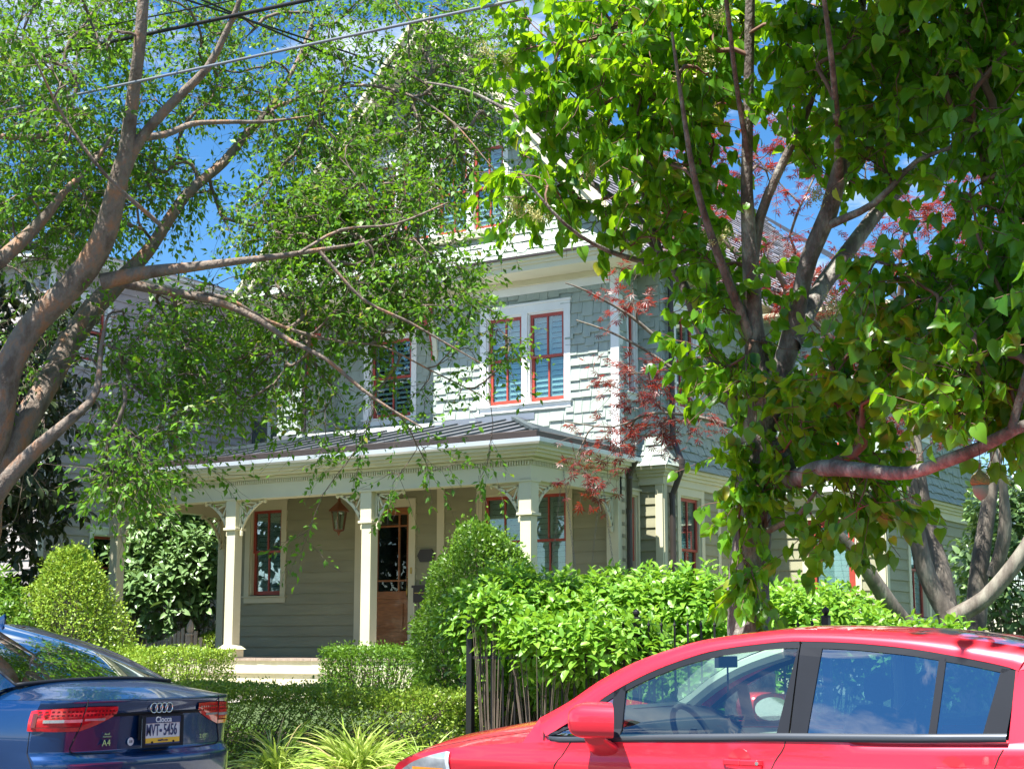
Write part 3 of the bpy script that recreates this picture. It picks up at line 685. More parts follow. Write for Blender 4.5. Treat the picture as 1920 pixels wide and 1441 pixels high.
# stoop at the side door
t = MB(); t.cbox(-10.2, -8.5, 23.2, 24.38, .5, 1.2); t.cbox(-10.2, -8.5, 22.85, 23.2, .5, .95); t.build('side_stoop', 'cream', house)
t = MB(); t.cbox(-9.46, -9.32, 22.9, 23.04, .7, 2.02); t.cbox(-9.49, -9.29, 22.87, 23.07, 2.02, 2.08); t.cbox(-9.32, -8.4, 22.94, 23.0, 1.72, 1.79); t.cbox(-9.32, -8.4, 22.94, 23.0, 1.10, 1.15); t.cbox(-8.5, -8.38, 22.92, 23.04, .7, 1.9)
x = -9.28
while x < -8.5: t.cbox(x, x + .035, 22.955, 22.985, 1.15, 1.72); x += .085
t.build('side_railing', 'white', house)
# rear deck with white balusters above a lower porch
t = MB(); t.cbox(-12, XC + .12, CYb + .03, 36.0, 3.52, 3.62); t.cbox(-12, XC + .06, CYb + .03, 35.9, 3.3, 3.52)
for y in (31.5, 34.0, 35.8): t.cbox(XC - .12, XC + .02, y, y + .14, .7, 3.3)
t.build('rear_porch', 'ceiling', house)
t = MB(); t.cbox(XC + .02, XC + .1, CYb + .06, 36, 4.66, 4.72); t.cbox(XC + .03, XC + .09, CYb + .06, 36, 3.74, 3.79)
y = CYb + .1
while y < 36: t.cbox(XC + .045, XC + .075, y, y + .035, 3.79, 4.66); y += .095
for y in (CYb + .06, 30.9, 32.3, 34.1, 35.9): t.cbox(XC, XC + .12, y, y + .12, 3.62, 4.85)
t.build('deck_railing', 'white', house)
FRw = Frame((-10.5, 0, 0), (0, 1, 0), (1, 0, 0)); mb = clap(MB(), FRw, CYb, 36, .8, 3.3); backing(mb, FRw, CYb, 36, .7, 3.3); mb.build('rear_wall', 'siding', house)
# downspouts
def spout(pts, parent=house):
    q = MB()
    for a, b in zip(pts[:-1], pts[1:]):
        q.tube([a, b], .045, 10)
    for p_ in pts[1:-1]: q.lathe(p_, [(.0, -.05), (.05, -.04), (.052, .04), (.0, .05)], 10)
    return q.build('downspout', 'bronze', parent, smooth=False)
spout([(-10.78, 20.3, 4.08), (-10.92, 20.36, 3.85), (-11.0, 20.50, 3.35), (-11.0, 20.50, .9)])
spout([(XBY + .1, 21.25, 7.0), (XBY + .1, 21.25, 4.5), (XBY + .26, 21.22, 4.12), (XBY + .26, 21.22, 4.02), (XBY + .09, 21.22, 3.62), (XBY + .09, 21.22, .85)])
spout([(RCX0 - .02, YF - .06, 7.0), (RCX0 - .02, YF - .06, 4.95)])

# ------------------------------------------------------------------ things on the porch
lp = thing('porch_lantern', (-16.2, 19.3, 3.86), 'copper hanging lantern with glass sides under the porch ceiling beside the door', 'lantern')
lc = at(636, 950, Y=19.2); lp.location = (lc.x, lc.y, 3.86)
t = MB(); c = Vector((lc.x, lc.y, 0))
t.tube([c + Vector((0, 0, 3.86)), c + Vector((0, 0, 3.62))], .008, 6); t.lathe(c + Vector((0, 0, 3.6)), [(.02, .05), (.03, .0), (.17, -.13), (.175, -.15), (.02, -.15)], 6)
t.lathe(c + Vector((0, 0, 3.15)), [(.0, -.08), (.02, -.05), (.03, -.02), (.085, .0), (.085, .02), (.0, .02)], 6)
for k_ in range(6):
    a = 2 * PI * k_ / 6; t.bar(c + Vector((.082 * math.cos(a), .082 * math.sin(a), 3.16)), c + Vector((.125 * math.cos(a), .125 * math.sin(a), 3.46)), .012, .012)
t.build('lantern_body', 'copper', lp)
t = MB(); t.lathe(c + Vector((0, 0, 3.16)), [(.078, .0), (.118, .30)], 6); t.build('lantern_glass', 'pane', lp)

mbx = thing('mailbox', (-14.62, YF - .02, 2.2), 'dark wall mailbox with newspaper hooks mounted between the door and the cream corner board', 'mailbox')
t = MB(); t.box(FF, -14.80, -14.48, 2.06, 2.30, .03, .14); t.box(FF, -14.82, -14.46, 2.29, 2.33, .03, .16)
t.tube([FF.p(-14.72, 2.06, .1), FF.p(-14.72, 1.95, .1), FF.p(-14.70, 1.91, .14), FF.p(-14.68, 1.94, .16)], .007, 6); t.tube([FF.p(-14.58, 2.06, .1), FF.p(-14.58, 1.95, .1), FF.p(-14.56, 1.91, .14), FF.p(-14.54, 1.94, .16)], .007, 6)
t.build('mailbox_body', 'bronze', mbx, bevel=.015)
t = MB(); t.box(FF, -14.77, -14.51, 2.20, 2.215, .14, .146); t.build('mail_slot', 'brass', mbx)
pq = MB(); pts = [(-14.80, 2.80), (-14.74, 2.90), (-14.52, 2.90), (-14.46, 2.80), (-14.52, 2.70), (-14.74, 2.70)]
pq.face([FF.p(a, b, .045) for a, b in pts]); 
for i in range(6): a, b = pts[i], pts[(i + 1) % 6]; pq.face([FF.p(*a, .02), FF.p(*b, .02), FF.p(*b, .045), FF.p(*a, .045)])
tag(pq.build('house_plaque', 'bronze'), 'small dark pointed house plaque on the porch wall above the mailbox', 'plaque')

sw = thing('porch_swing', (-11.9, 19.25, 1.6), 'wooden porch swing hung on chains at the right end of the porch', 'porch swing')
sc = at(1093, 950, Y=19.3)
for k_, (dx, ya) in enumerate(((-.1, 18.75), (-.1, 19.85))):
    for dd in (-.28, .28):
        ch = MB(); a = Vector((sc.x, ya, 3.86)); b = Vector((sc.x + dd, ya, 1.75))
        n_ = 52
        for i in range(n_):
            p0 = a.lerp(b, i / n_); p1 = a.lerp(b, (i + .78) / n_); s_ = Vector((.011, 0, 0)) if i % 2 else Vector((0, .011, 0))
            ch.tube([p0 + s_, p1 + s_], .0035, 4, False); ch.tube([p0 - s_, p1 - s_], .0035, 4, False); ch.tube([p0 - s_, p0 + s_], .0035, 4, False)
        ch.build('chain', 'steel', sw)
t = MB()
for i in range(6): t.cbox(sc.x - .28 + i * .1, sc.x - .2 + i * .1, 18.7, 19.9, 1.66, 1.68)
t.build('seat', 'door_wood', sw)
t = MB()
for i in range(4): t.cbox(sc.x + .27, sc.x + .29, 18.7, 19.9, 1.74 + i * .1, 1.81 + i * .1)
t.build('backrest', 'door_wood', sw)

# ------------------------------------------------------------------ the neighbouring house on the left
nb = thing('clapboard_house', (-26, 24, .6), 'lilac grey clapboard house next door, half hidden behind the left trees', 'house')
NX = -22.0; FN = Frame((NX, 0, 0), (0, 1, 0), (1, 0, 0))
NW = [(22.02, 22.36, 4.93, 5.88), (24.98, 25.8, 4.9, 6.0), (23.55, 24.3, 1.9, 3.2), (20.2, 20.9, 2.2, 3.4), (19.7, 20.3, 6.6, 7.7)]
HN = [hole(*q) for q in NW]
mb = clap(MB(), FN, 19.0, 31, .8, 8.4, HN, exp=.16); backing(mb, FN, 18.9, 31, .6, 8.4, HN)
FNf = Frame((0, 18.9, 0), (1, 0, 0), (0, -1, 0)); clap(mb, FNf, -30, NX, .8, 8.4, exp=.16); backing(mb, FNf, -30, NX, .6, 8.4)
mb.build('siding_wall', 'n_siding', nb)
for q in NW: window(nb, FN, *q, casing=.10, mull=False, trim='white', blinds=False)
t = MB(); t.box(FN, 24.42, 24.84, 4.88, 6.02, .022, .05)
z = 4.93
while z < 5.98: t.box(FN, 24.47, 24.79, z, z + .03, .05, .062); z += .055
t.build('window_shutter', 'shutter_seam_shade', nb); t = MB()
t.box(FN, 25.93, 26.3, 4.88, 6.02, .022, .05); t.build('window_shutter', 'shutter_seam_shade', nb)
t = MB(); t.box(FN, 18.9, 19.04, .8, 8.3, -.05, .03); t.box(FN, 18.6, 31, 8.30, 8.44, 0, .34); t.box(FN, 18.6, 31, 8.44, 8.52, 0, .42); t.box(FNf, -30, NX + .3, 8.3, 8.44, 0, .3); t.build('corner_board', 'white', nb)
t = MB()
for i in range(30):
    f0, f1 = i / 30, (i + 1) / 30
    x0, x1 = NX + .45 - 4.45 * f0, NX + .45 - 4.45 * f1; z0, z1 = 8.5 + .5 * f0, 8.5 + .5 * f1
    t.face([(x0, 18.5, z0 + .015), (x0, 31.4, z0 + .015), (x1, 31.4, z1), (x1, 18.5, z1)]); t.face([(x0, 18.5, z0), (x0, 31.4, z0), (x0, 31.4, z0 + .015), (x0, 18.5, z0 + .015)])
t.face([(NX - 4, 18.5, 9.0), (NX - 4, 31.4, 9.0), (NX - 8.45, 31.4, 8.5), (NX - 8.45, 18.5, 8.5)])
t.face([(NX + .1, 18.9, 8.44), (NX - 8.1, 18.9, 8.44), (NX - 4, 18.9, 8.95)])
t.build('roof', 'roof', nb)
# ------------------------------------------------------------------ foliage
SHAPES = {
 # (x along the leaf, y across, z up), faces
 'small': (np.array([(0, 0, 0), (.42, .25, .05), (1, 0, -.06), (.42, -.25, .05)]), [(0, 3, 2, 1)]),
 'oval': (np.array([(0, 0, 0), (.25, .22, .04), (.65, .2, .03), (1, 0, -.12), (.65, -.2, .03), (.25, -.22, .04), (.45, 0, -.01)]), [(0, 6, 1), (6, 3, 2), (6, 2, 1), (0, 5, 6), (6, 4, 3), (6, 5, 4)]),
 'heart': (np.array([(0, 0, 0), (-.08, .24, .02), (.08, .41, .07), (.36, .42, .09), (.70, .24, .02), (1.05, 0, -.16), (.70, -.24, .02), (.36, -.42, .09), (.08, -.41, .07), (-.08, -.24, .02), (.33, 0, .0), (.70, 0, -.05)]),
           [(0, 10, 2, 1), (10, 3, 2, 2), (10, 11, 4, 3), (11, 5, 4, 4), (0, 9, 8, 10), (10, 8, 7, 7), (10, 7, 6, 11), (11, 6, 5, 5)]),
 'blade': (np.array([(0, .04, 0), (0, -.04, 0), (.4, .05, .10), (.4, -.05, .10), (.75, .035, .06), (.75, -.035, .06), (1, 0, -.12)]), [(0, 1, 3, 2), (2, 3, 5, 4), (4, 5, 6, 6)]),
 'palm': (np.array([(0, 0, 0)] + [q for a in (-1.25, -.65, 0, .65, 1.25) for q in ((.45 * math.cos(a - .17), .45 * math.sin(a - .17), 0), (.98 * math.cos(a) * (1 if a == 0 else .9), .98 * math.sin(a) * .9, -.1), (.45 * math.cos(a + .17), .45 * math.sin(a + .17), 0))]),
          [(0, 1 + 3 * k, 2 + 3 * k, 3 + 3 * k) for k in range(5)]),
}
def norm(a): return a / np.maximum(1e-9, np.linalg.norm(a, axis=-1, keepdims=True))
def leaves(name, P, D, Nn, S, shape, mat, parent, rs, label=None):
    """one leaf per row: P position, D tip direction, Nn upper side, S length"""
    sv, sf = SHAPES[shape]; n = len(P)
    D = norm(D); Y = norm(np.cross(Nn, D)); Z = np.cross(D, Y)
    curl = rs.uniform(.6, 1.9, (n, 1, 1)); wd = rs.uniform(.8, 1.2, (n, 1, 1))
    V = P[:, None, :] + S[:, None, None] * (sv[None, :, 0:1] * D[:, None, :] + sv[None, :, 1:2] * wd * Y[:, None, :] + sv[None, :, 2:3] * curl * Z[:, None, :])
    k = len(sv); Fs = []
    tri = [f for f in sf if len(set(f)) == 3]; quad = [f for f in sf if len(set(f)) == 4]
    off = (np.arange(n) * k)[:, None, None]
    if quad: Fs.append((off + np.array(quad)[None]).reshape(-1, 4))
    if tri: Fs.append((off + np.array([list(dict.fromkeys(f)) for f in tri])[None]).reshape(-1, 3))
    r = np.repeat(rs.uniform(0, 1, n), k)
    return npmesh(name, V.reshape(-1, 3), Fs, mat, parent, rnd=r, smooth=(shape == 'heart'))

def tubes_np(paths):
    """many thin tubes at once: list of (points, radii, sides)"""
    VV = []; FF_ = []; base = 0
    for P, R, n in paths:
        P = np.asarray(P, float); m = len(P)
        if m < 2: continue
        d = np.gradient(P, axis=0); d = norm(d)
        if n >= 8:                                 # carry one frame along the limb so that it never twists or pinches
            x = np.zeros_like(P); q = np.cross(d[0], [.31, .52, .80]); q /= np.linalg.norm(q)
            for i in range(m): q = q - d[i] * (q @ d[i]); q /= np.linalg.norm(q); x[i] = q
        else:
            ref = np.array([[0, 0, 1.]]) if abs(norm(P[-1] - P[0])[2]) < .8 else np.array([[1., .2, 0]]); x = norm(np.cross(d, ref))
        y = np.cross(d, x)
        a = 2 * PI * np.arange(n) / n
        V = P[:, None, :] + np.asarray(R)[:, None, None] * (np.cos(a)[None, :, None] * x[:, None, :] + np.sin(a)[None, :, None] * y[:, None, :])
        VV.append(V.reshape(-1, 3))
        i = np.arange(m - 1)[:, None] * n; k = np.arange(n)[None]
        q = np.stack([i + k, i + (k + 1) % n, i + n + (k + 1) % n, i + n + k], -1).reshape(-1, 4) + base
        FF_.append(q); base += m * n
    return np.concatenate(VV), np.concatenate(FF_)

def smooth_path(pts, step=.12):
    """Catmull-Rom through rows of (x, y, z, radius)"""
    P = np.asarray(pts, float); P = np.vstack([2 * P[0] - P[1], P, 2 * P[-1] - P[-2]]); out = []
    for i in range(1, len(P) - 2):
        n = max(2, int(np.linalg.norm(P[i + 1, :3] - P[i, :3]) / step))
        for t in np.arange(n) / n:
            out.append(.5 * ((2 * P[i]) + (-P[i - 1] + P[i + 1]) * t + (2 * P[i - 1] - 5 * P[i] + 4 * P[i + 1] - P[i + 2]) * t * t + (-P[i - 1] + 3 * P[i] - 3 * P[i + 1] + P[i + 2]) * t ** 3))
    out.append(P[-2]); o = np.array(out); o[:, 3] = np.maximum(o[:, 3], .003); return o

def limb(*rows):
    """rows of (photo x, photo y, distance, width in photo pixels) -> rows of world (x, y, z, radius)"""
    out = []
    for (x, y, v, w_) in rows:
        p = at(x, y, v=v); out.append((p.x, p.y, p.z, w_ * v / FPX / 2))
    return out

def blob(cx, cy, rx, ry, v, dv, n, rs, top=None):
    """n cluster centres in an ellipsoid seen at (cx, cy) with half size rx, ry px, at distance v +- dv"""
    u = norm(rs.normal(size=(n, 3))) * rs.uniform(.15, 1, (n, 1)) ** (1 / 2.2)
    out = []
    for a in u:
        p = at(cx + a[0] * rx, cy + a[1] * ry, v=v + a[2] * dv); out.append((p.x, p.y, p.z))
    return np.array(out)

def tree(name, label, cat, base, limbs, clusters, leafspec, mats, seed, cap_r=.05, twig_r=.0045, group=None, hang=.0, reach=3.0, twl=(.35, .7)):
    """limbs: given skeleton; clusters: points the twigs grow to; leafspec: dict(shape,n,size,droop,tw)"""
    rs = np.random.RandomState(seed)
    root = thing(name, base, label, cat, group)
    LP = [smooth_path(l) for l in limbs]
    for l in LP:                                    # knots and slight bends
        m = len(l); kk = np.arange(0, m + 4, 4); l[:, 3] *= 1 + .05 * np.interp(np.arange(m), kk, rs.normal(size=len(kk)))
        for a_ in range(3): l[:, a_] += .16 * l[:, 3] * np.interp(np.arange(m), kk, rs.normal(size=len(kk)))
    V, F_ = tubes_np([(l[:, :3], l[:, 3], 14 if l[0, 3] > .04 else 8) for l in LP])
    npmesh('trunk', V, [F_], mats[0], root, smooth=True)
    nodes = np.concatenate([l[:, :3] for l in LP]); nr = np.concatenate([l[:, 3] for l in LP])
    C_ = np.asarray(clusters); d0 = np.array([np.min(np.sum((nodes - c) ** 2, 1)) for c in C_]); C_ = C_[np.argsort(d0)]
    cap = len(nodes) + len(C_) * 16; N = np.zeros((cap, 3)); N[:len(nodes)] = nodes; cnt = len(nodes); nlimb = cnt
    par = -np.ones(cap, int); wgt = np.zeros(cap); dr = np.zeros((cap, 3))
    dr[:cnt] = np.concatenate([norm(np.gradient(l[:, :3], axis=0)) for l in LP])
    thin = np.zeros(cap); thin[:cnt] = np.where(nr > .09, .9, 0.0)   # prefer to leave from thinner wood
    paths = []
    for c in C_:
        dv_ = c - N[:cnt]; dist = np.sqrt(np.sum(dv_ ** 2, 1)); al = np.sum(dv_ * dr[:cnt], 1) / np.maximum(dist, 1e-6)
        j = int(np.argmin(dist * (1.25 - .45 * al) + thin[:cnt])); L = dist[j]
        if L < .08 or L > reach: continue
        m = max(3, int(L / .22) + 1); t = np.linspace(0, 1, m + 1)[:, None]
        mid = N[j] + dr[j] * L * .35 + np.array([0, 0, .10 * L]) + rs.normal(size=3) * .06 * L
        pts = (1 - t) ** 2 * N[j] + 2 * t * (1 - t) * mid + t ** 2 * c
        pts[1:-1] += rs.normal(size=(m - 1, 3)) * .018 * min(1.5, L)
        idx = [j] + list(range(cnt, cnt + m)); N[cnt:cnt + m] = pts[1:]; par[cnt:cnt + m] = idx[:-1]
        g = norm(np.diff(pts, axis=0)); dr[cnt:cnt + m] = g; cnt += m
        paths.append((idx, pts))
    w_ = np.zeros(cnt); 
    for idx, _ in paths: w_[idx[-1]] += 1
    for k in range(cnt - 1, nlimb - 1, -1):
        if par[k] >= 0: w_[par[k]] += w_[k]
    tb = []
    for idx, pts in paths:
        r = twig_r * np.sqrt(np.maximum(w_[idx], 1)); r[0] = r[1]; r = np.minimum(r, cap_r)
        tb.append((pts, r, 5 if r[0] > .01 else 3))
    # end twigs with leaves
    PP = []; DD = []; NN = []; SS = []
    ls = leafspec; n_l = ls['n']; sz = ls['size']; dp = ls['droop']; out_ = ls.get('out', .5)
    cen = C_.mean(0)
    for idx, pts in paths:
        e = pts[-1]; g0 = norm(pts[-1] - pts[-2])
        for q in range(ls.get('tw', 3)):
            g = norm(g0 + rs.normal(size=3) * .75 + np.array([0, 0, -hang])); L = rs.uniform(*twl)
            s0 = pts[-2] + (e - pts[-2]) * rs.uniform(.2, 1)
            t = np.linspace(0, 1, 5)[:, None]; tp = s0 + g * L * t + np.array([0, 0, -hang * .5 * L]) * t ** 2 + rs.normal(size=(5, 3)) * .012
            tb.append((tp, np.linspace(twig_r * .8, twig_r * .35, 5), 3))
            k = rs.poisson(n_l)
            if k < 1: continue
            tt = rs.uniform(.08, 1.02, k)[:, None]; base_ = s0 + g * L * tt + np.array([0, 0, -hang * .5 * L]) * tt ** 2
            sd = norm(rs.normal(size=(k, 3)))
            d = norm(g * .7 + sd * .9 + np.array([0, 0, -dp]))
            nn = norm(np.array([0, -.15, 1.]) * ls.get('up', 1.0) + rs.normal(size=(k, 3)) * ls.get('nrand', .45) + norm(base_ - cen) * out_)
            PP.append(base_ + sd * .012); DD.append(d); NN.append(nn); SS.append(sz * rs.uniform(.6, 1.2, k))
    V, F_ = tubes_np(tb); npmesh('branches', V, [F_], mats[1], root, smooth=True)
    P = np.concatenate(PP); leaves('crown', P, np.concatenate(DD), np.concatenate(NN), np.concatenate(SS), ls['shape'], mats[2], root, rs)
    print(name, 'leaves', len(P), 'paths', len(paths))
    return root

M['bark_left'] = bark_mat('flaking_orange_grey_bark', (0.115, 0.085, 0.065), (0.20, 0.165, 0.135), (0.32, 0.165, 0.09), 7.0, (1, 1, .6), .7)
M['bark_grey'] = bark_mat('lichened_grey_bark', (0.085, 0.065, 0.055), (0.16, 0.135, 0.12), (0.32, 0.31, 0.27), 9.0, (1, 1, .5), .7)
M['bark_maple'] = bark_mat('smooth_grey_bark', (0.065, 0.055, 0.045), (0.14, 0.12, 0.098), (0.25, 0.235, 0.19), 5.0, (1, 1, .3), .35)
M['twig'] = pmat('twig_bark', (0.15, 0.115, 0.09), 0.85, var=0.3, scale=10)
M['twig_red'] = pmat('reddish_twig_bark', (0.16, 0.085, 0.06), 0.8, var=0.3, scale=10)
M['lf_small'] = leaf_mat('small_green_leaf', (0.04, 0.125, 0.010), (0.14, 0.32, 0.028), (0.28, 0.56, 0.015), .45, .38, .35, c3=(0.28, 0.26, 0.03))
M['lf_heart'] = leaf_mat('heart_shaped_leaf', (0.03, 0.12, 0.010), (0.13, 0.32, 0.018), (0.50, 0.85, 0.01), .35, .45, .5, c3=(0.35, 0.33, 0.03))
M['lf_red'] = leaf_mat('red_maple_leaf', (0.045, 0.007, 0.007), (0.17, 0.018, 0.012), (0.80, 0.07, 0.025), .4, .30, .5)
M['lf_dark'] = leaf_mat('dark_maple_and_shade_hedge_leaf', (0.015, 0.03, 0.012), (0.045, 0.07, 0.02), (0.12, 0.16, 0.02), .45, .18, .4)
M['lf_box'] = leaf_mat('boxwood_leaf', (0.05, 0.13, 0.012), (0.17, 0.32, 0.03), (0.28, 0.50, 0.03), .42, .28, .45)
M['lf_hedge'] = leaf_mat('clipped_hedge_leaf', (0.10, 0.19, 0.015), (0.28, 0.40, 0.04), (0.3, 0.45, 0.03), .42, .26, .45, c3=(0.30, 0.20, 0.10))
M['lf_lime'] = leaf_mat('lime_boxwood_leaf', (0.12, 0.25, 0.02), (0.33, 0.46, 0.05), (0.45, 0.55, 0.05), .42, .22, .45)
M['lf_hyd'] = leaf_mat('pale_green_leaf', (0.10, 0.26, 0.02), (0.24, 0.44, 0.05), (0.42, 0.72, 0.04), .40, .30, .5)
M['lf_rhodo'] = leaf_mat('glossy_grey_green_leaf', (0.09, 0.18, 0.05), (0.24, 0.38, 0.15), (0.25, 0.40, 0.06), .32, .15, .6)
M['lf_grass'] = leaf_mat('yellow_green_blade', (0.20, 0.34, 0.03), (0.48, 0.56, 0.16), (0.5, 0.65, 0.08), .45, .25, .4, c3=(0.55, 0.42, 0.22))
M['flower'] = leaf_mat('cream_flower_sprig', (0.42, 0.42, 0.16), (0.62, 0.58, 0.28), (0.6, 0.6, 0.2), .7, .3, .2)

rs = np.random.RandomState(11)
def thin_out(C_, spots, seed=1):
    """drop twig clusters from gaps in the crown: (x, y, rx, ry, share dropped)"""
    r_ = np.random.RandomState(seed); x, y, v = photo_xy(C_); keep = np.ones(len(C_), bool)
    for (cx, cy, rx, ry, pr) in spots:
        ins = ((x - cx) / rx) ** 2 + ((y - cy) / ry) ** 2 < 1; keep &= ~(ins & (r_.uniform(size=len(C_)) < pr))
    return C_[keep]
def off_limb(C_, pts, w_, vmax, pr=.85, seed=2):
    r_ = np.random.RandomState(seed); x, y, v = photo_xy(C_); keep = np.ones(len(C_), bool)
    for (a, b) in zip(pts[:-1], pts[1:]):
        d = np.array(b, float) - a; t = np.clip(((x - a[0]) * d[0] + (y - a[1]) * d[1]) / (d @ d), 0, 1)
        ds = np.hypot(x - a[0] - d[0] * t, y - a[1] - d[1] * t); keep &= ~((ds < w_) & (v < vmax) & (r_.uniform(size=len(C_)) < pr))
    return C_[keep]
# ---- left street tree: leaning multi-stemmed trunk, small leaves
LT = [
 limb((-70, 1240, 13.4, 150), (-62, 1120, 13.4, 120), (-40, 1000, 13.3, 108), (-18, 900, 13.2, 92), (5, 800, 13.1, 80), (18, 705, 13.0, 72), (60, 620, 13.0, 66), (110, 560, 12.9, 66), (160, 500, 12.8, 66), (200, 430, 12.7, 62), (222, 360, 12.6, 52), (238, 290, 12.5, 40), (248, 190, 12.4, 34), (262, 80, 12.2, 32), (272, -30, 12.1, 28), (285, -220, 12.0, 18), (290, -420, 11.9, 9)),
 limb((-50, 1040, 13.3, 90), (-10, 900, 13.2, 82), (40, 800, 13.3, 66), (95, 710, 13.5, 62), (140, 630, 13.7, 56), (175, 570, 13.8, 50), (225, 520, 13.9, 40), (275, 470, 14.0, 34), (350, 368, 14.2, 26), (420, 305, 14.4, 24), (468, 245, 14.5, 20), (505, 205, 14.6, 15), (560, 110, 14.9, 10), (600, 0, 15.2, 7), (640, -120, 15.4, 5)),
 limb((232, 330, 12.6, 30), (262, 262, 12.5, 26), (325, 190, 12.4, 24), (388, 128, 12.3, 20), (425, 60, 12.2, 16), (455, -10, 12.1, 12), (490, -140, 12, 8)),
 limb((190, 530, 12.9, 40), (260, 515, 12.9, 34), (345, 503, 12.8, 26), (430, 490, 12.7, 20), (520, 480, 12.9, 14), (600, 468, 13.2, 11), (680, 455, 13.5, 7), (760, 430, 13.8, 4)),
 limb((205, 525, 13.2, 32), (280, 540, 13.2, 24), (350, 552, 13.2, 20), (420, 570, 13.2, 18), (485, 600, 13.2, 15), (545, 640, 13.2, 12), (610, 672, 13.2, 10), (680, 730, 13.2, 8), (735, 768, 13.2, 6), (790, 800, 13.2, 4)),
 limb((345, 550, 13.2, 14), (420, 558, 13.3, 12), (500, 600, 13.4, 10), (570, 625, 13.5, 9), (640, 640, 13.6, 7), (720, 650, 13.7, 5), (800, 690, 13.8, 4), (900, 740, 13.9, 3)),
 limb((-60, 520, 12.6, 44), (0, 482, 12.7, 38), (50, 440, 12.8, 30), (90, 400, 12.8, 26), (130, 350, 12.9, 18), (170, 315, 13, 12), (220, 240, 13, 8)),
 limb((-60, 990, 13.2, 46), (0, 925, 13.0, 40), (50, 860, 12.9, 36), (95, 815, 12.8, 30), (145, 775, 12.8, 22), (180, 735, 12.9, 16), (190, 650, 13, 10), (200, 600, 13, 6)),
 limb((-80, 250, 12.8, 22), (0, 256, 12.8, 16), (60, 258, 12.9, 14), (110, 240, 13, 10), (130, 190, 13, 6)),
 limb((250, 262, 12.5, 20), (310, 252, 12.9, 16), (360, 232, 13.2, 14), (420, 228, 13.5, 12), (500, 228, 13.8, 9), (580, 218, 14, 4)),
 limb((560, 475, 12.6, 9), (640, 430, 12.8, 8), (740, 420, 13, 6), (840, 380, 13.2, 4)),
 limb((600, 470, 12.6, 9), (680, 560, 12.7, 8), (760, 600, 12.8, 7), (830, 640, 12.9, 5), (900, 680, 13, 3)),
 limb((505, 205, 14.6, 12), (590, 175, 14.6, 10), (680, 160, 14.5, 8), (770, 180, 14.4, 7), (850, 230, 14.3, 5), (920, 310, 14.2, 3)),
 limb((300, 420, 12.4, 12), (200, 330, 12.0, 10), (120, 220, 11.8, 8), (60, 100, 11.6, 5)),
]
LT = [[(x, y, z, r * .78) for (x, y, z, r) in l] for l in LT]
CL = np.concatenate([blob(*a, rs) for a in [
 (90, 130, 200, 200, 13.6, .8, 175), (280, 100, 190, 170, 14.1, .8, 100), (480, 100, 170, 150, 14.5, .8, 100), (70, 380, 160, 130, 13.3, .8, 80), (300, 340, 120, 80, 14.2, .7, 46), (170, 400, 90, 90, 14.4, .5, 40),
 (700, 50, 190, 110, 14.0, .8, 75), (620, 240, 170, 120, 13.6, .8, 95), (830, 200, 120, 160, 14.2, .7, 80), (720, 390, 190, 95, 13.4, .7, 160), (560, 410, 120, 80, 13.3, .7, 60), (900, 60, 90, 80, 14.6, .6, 30),
 (440, 600, 160, 100, 13.4, .6, 95), (300, 640, 120, 110, 13.3, .6, 62), (650, 560, 170, 85, 13.1, .6, 90), (820, 560, 110, 70, 13.0, .5, 30), (800, 460, 130, 65, 13.1, .6, 56),
 (250, 790, 105, 85, 13.0, .5, 50), (400, 750, 95, 100, 13.2, .5, 42), (240, 890, 75, 48, 12.8, .4, 44), (110, 640, 110, 80, 13.5, .5, 10), (560, 710, 90, 90, 13.2, .4, 22), (940, 380, 60, 90, 13.6, .5, 26),
 (90, -110, 260, 90, 12.7, .9, 40), (500, -110, 300, 80, 13.6, .9, 30), (-130, 250, 100, 260, 12.8, 1.0, 40),
 (650, 790, 110, 80, 13.1, .4, 10), (780, 770, 110, 90, 13.1, .4, 13), (900, 650, 80, 60, 13.2, .4, 11), (880, 880, 80, 40, 13.1, .3, 4), (560, 990, 25, 40, 13.0, .2, 2), (720, 890, 100, 35, 13.1, .3, 4), (450, 880, 60, 40, 13, .3, 2),
 ]])
CL = np.concatenate([CL, blob(660, 300, 230, 190, 14.0, .8, 120, rs), blob(160, 330, 130, 140, 14.2, .6, 70, rs), blob(330, 230, 200, 200, 14.6, .6, 40, rs), blob(860, 250, 90, 190, 14.0, .5, 75, rs), blob(640, 450, 220, 90, 13.6, .6, 60, rs), blob(640, 650, 150, 110, 13.2, .4, 26, rs), blob(90, 130, 160, 180, 12.2, .5, 60, rs)])
x_, y_, v_ = photo_xy(CL); k_ = np.clip((x_ - 300) / 150, 0, 1) * .75 / v_; CL = CL + (CL - np.array([0, 0, CAM_H])) * k_[:, None]
CL = thin_out(CL, [(430, 255, 55, 60, .85), (300, 110, 45, 70, .7), (200, 160, 55, 60, .75), (715, 110, 60, 45, .6), (470, 550, 40, 35, .8), (470, 320, 70, 40, .6), (330, 70, 40, 50, .6), (640, 830, 260, 60, .3), (150, 520, 60, 40, .6), (900, 430, 120, 60, .85), (870, 330, 60, 50, .5), (720, 700, 90, 60, .35)])
for l_ in (LT[0][5:15], LT[1][2:12], LT[3][1:7], LT[4][1:6], LT[6][:5], LT[7][1:5], LT[2][1:6]):
    q_ = photo_xy(np.array(l_)[:, :3]); CL = off_limb(CL, list(zip(q_[0], q_[1])), 30, float(q_[2].mean()) + .15, .8)
tree('street_tree', 'leaning multi-stemmed street tree with flaking orange-grey bark and small leaves behind the blue sedan', 'tree', at(-75, 1430, v=13.4), LT, CL,
     dict(shape='small', n=11, size=.066, droop=.3, tw=4, nrand=.6, out=.2), ('bark_left', 'twig', 'lf_small'), 3, cap_r=.018, twig_r=.0032, hang=.25, reach=2.6, twl=(.25, .6))

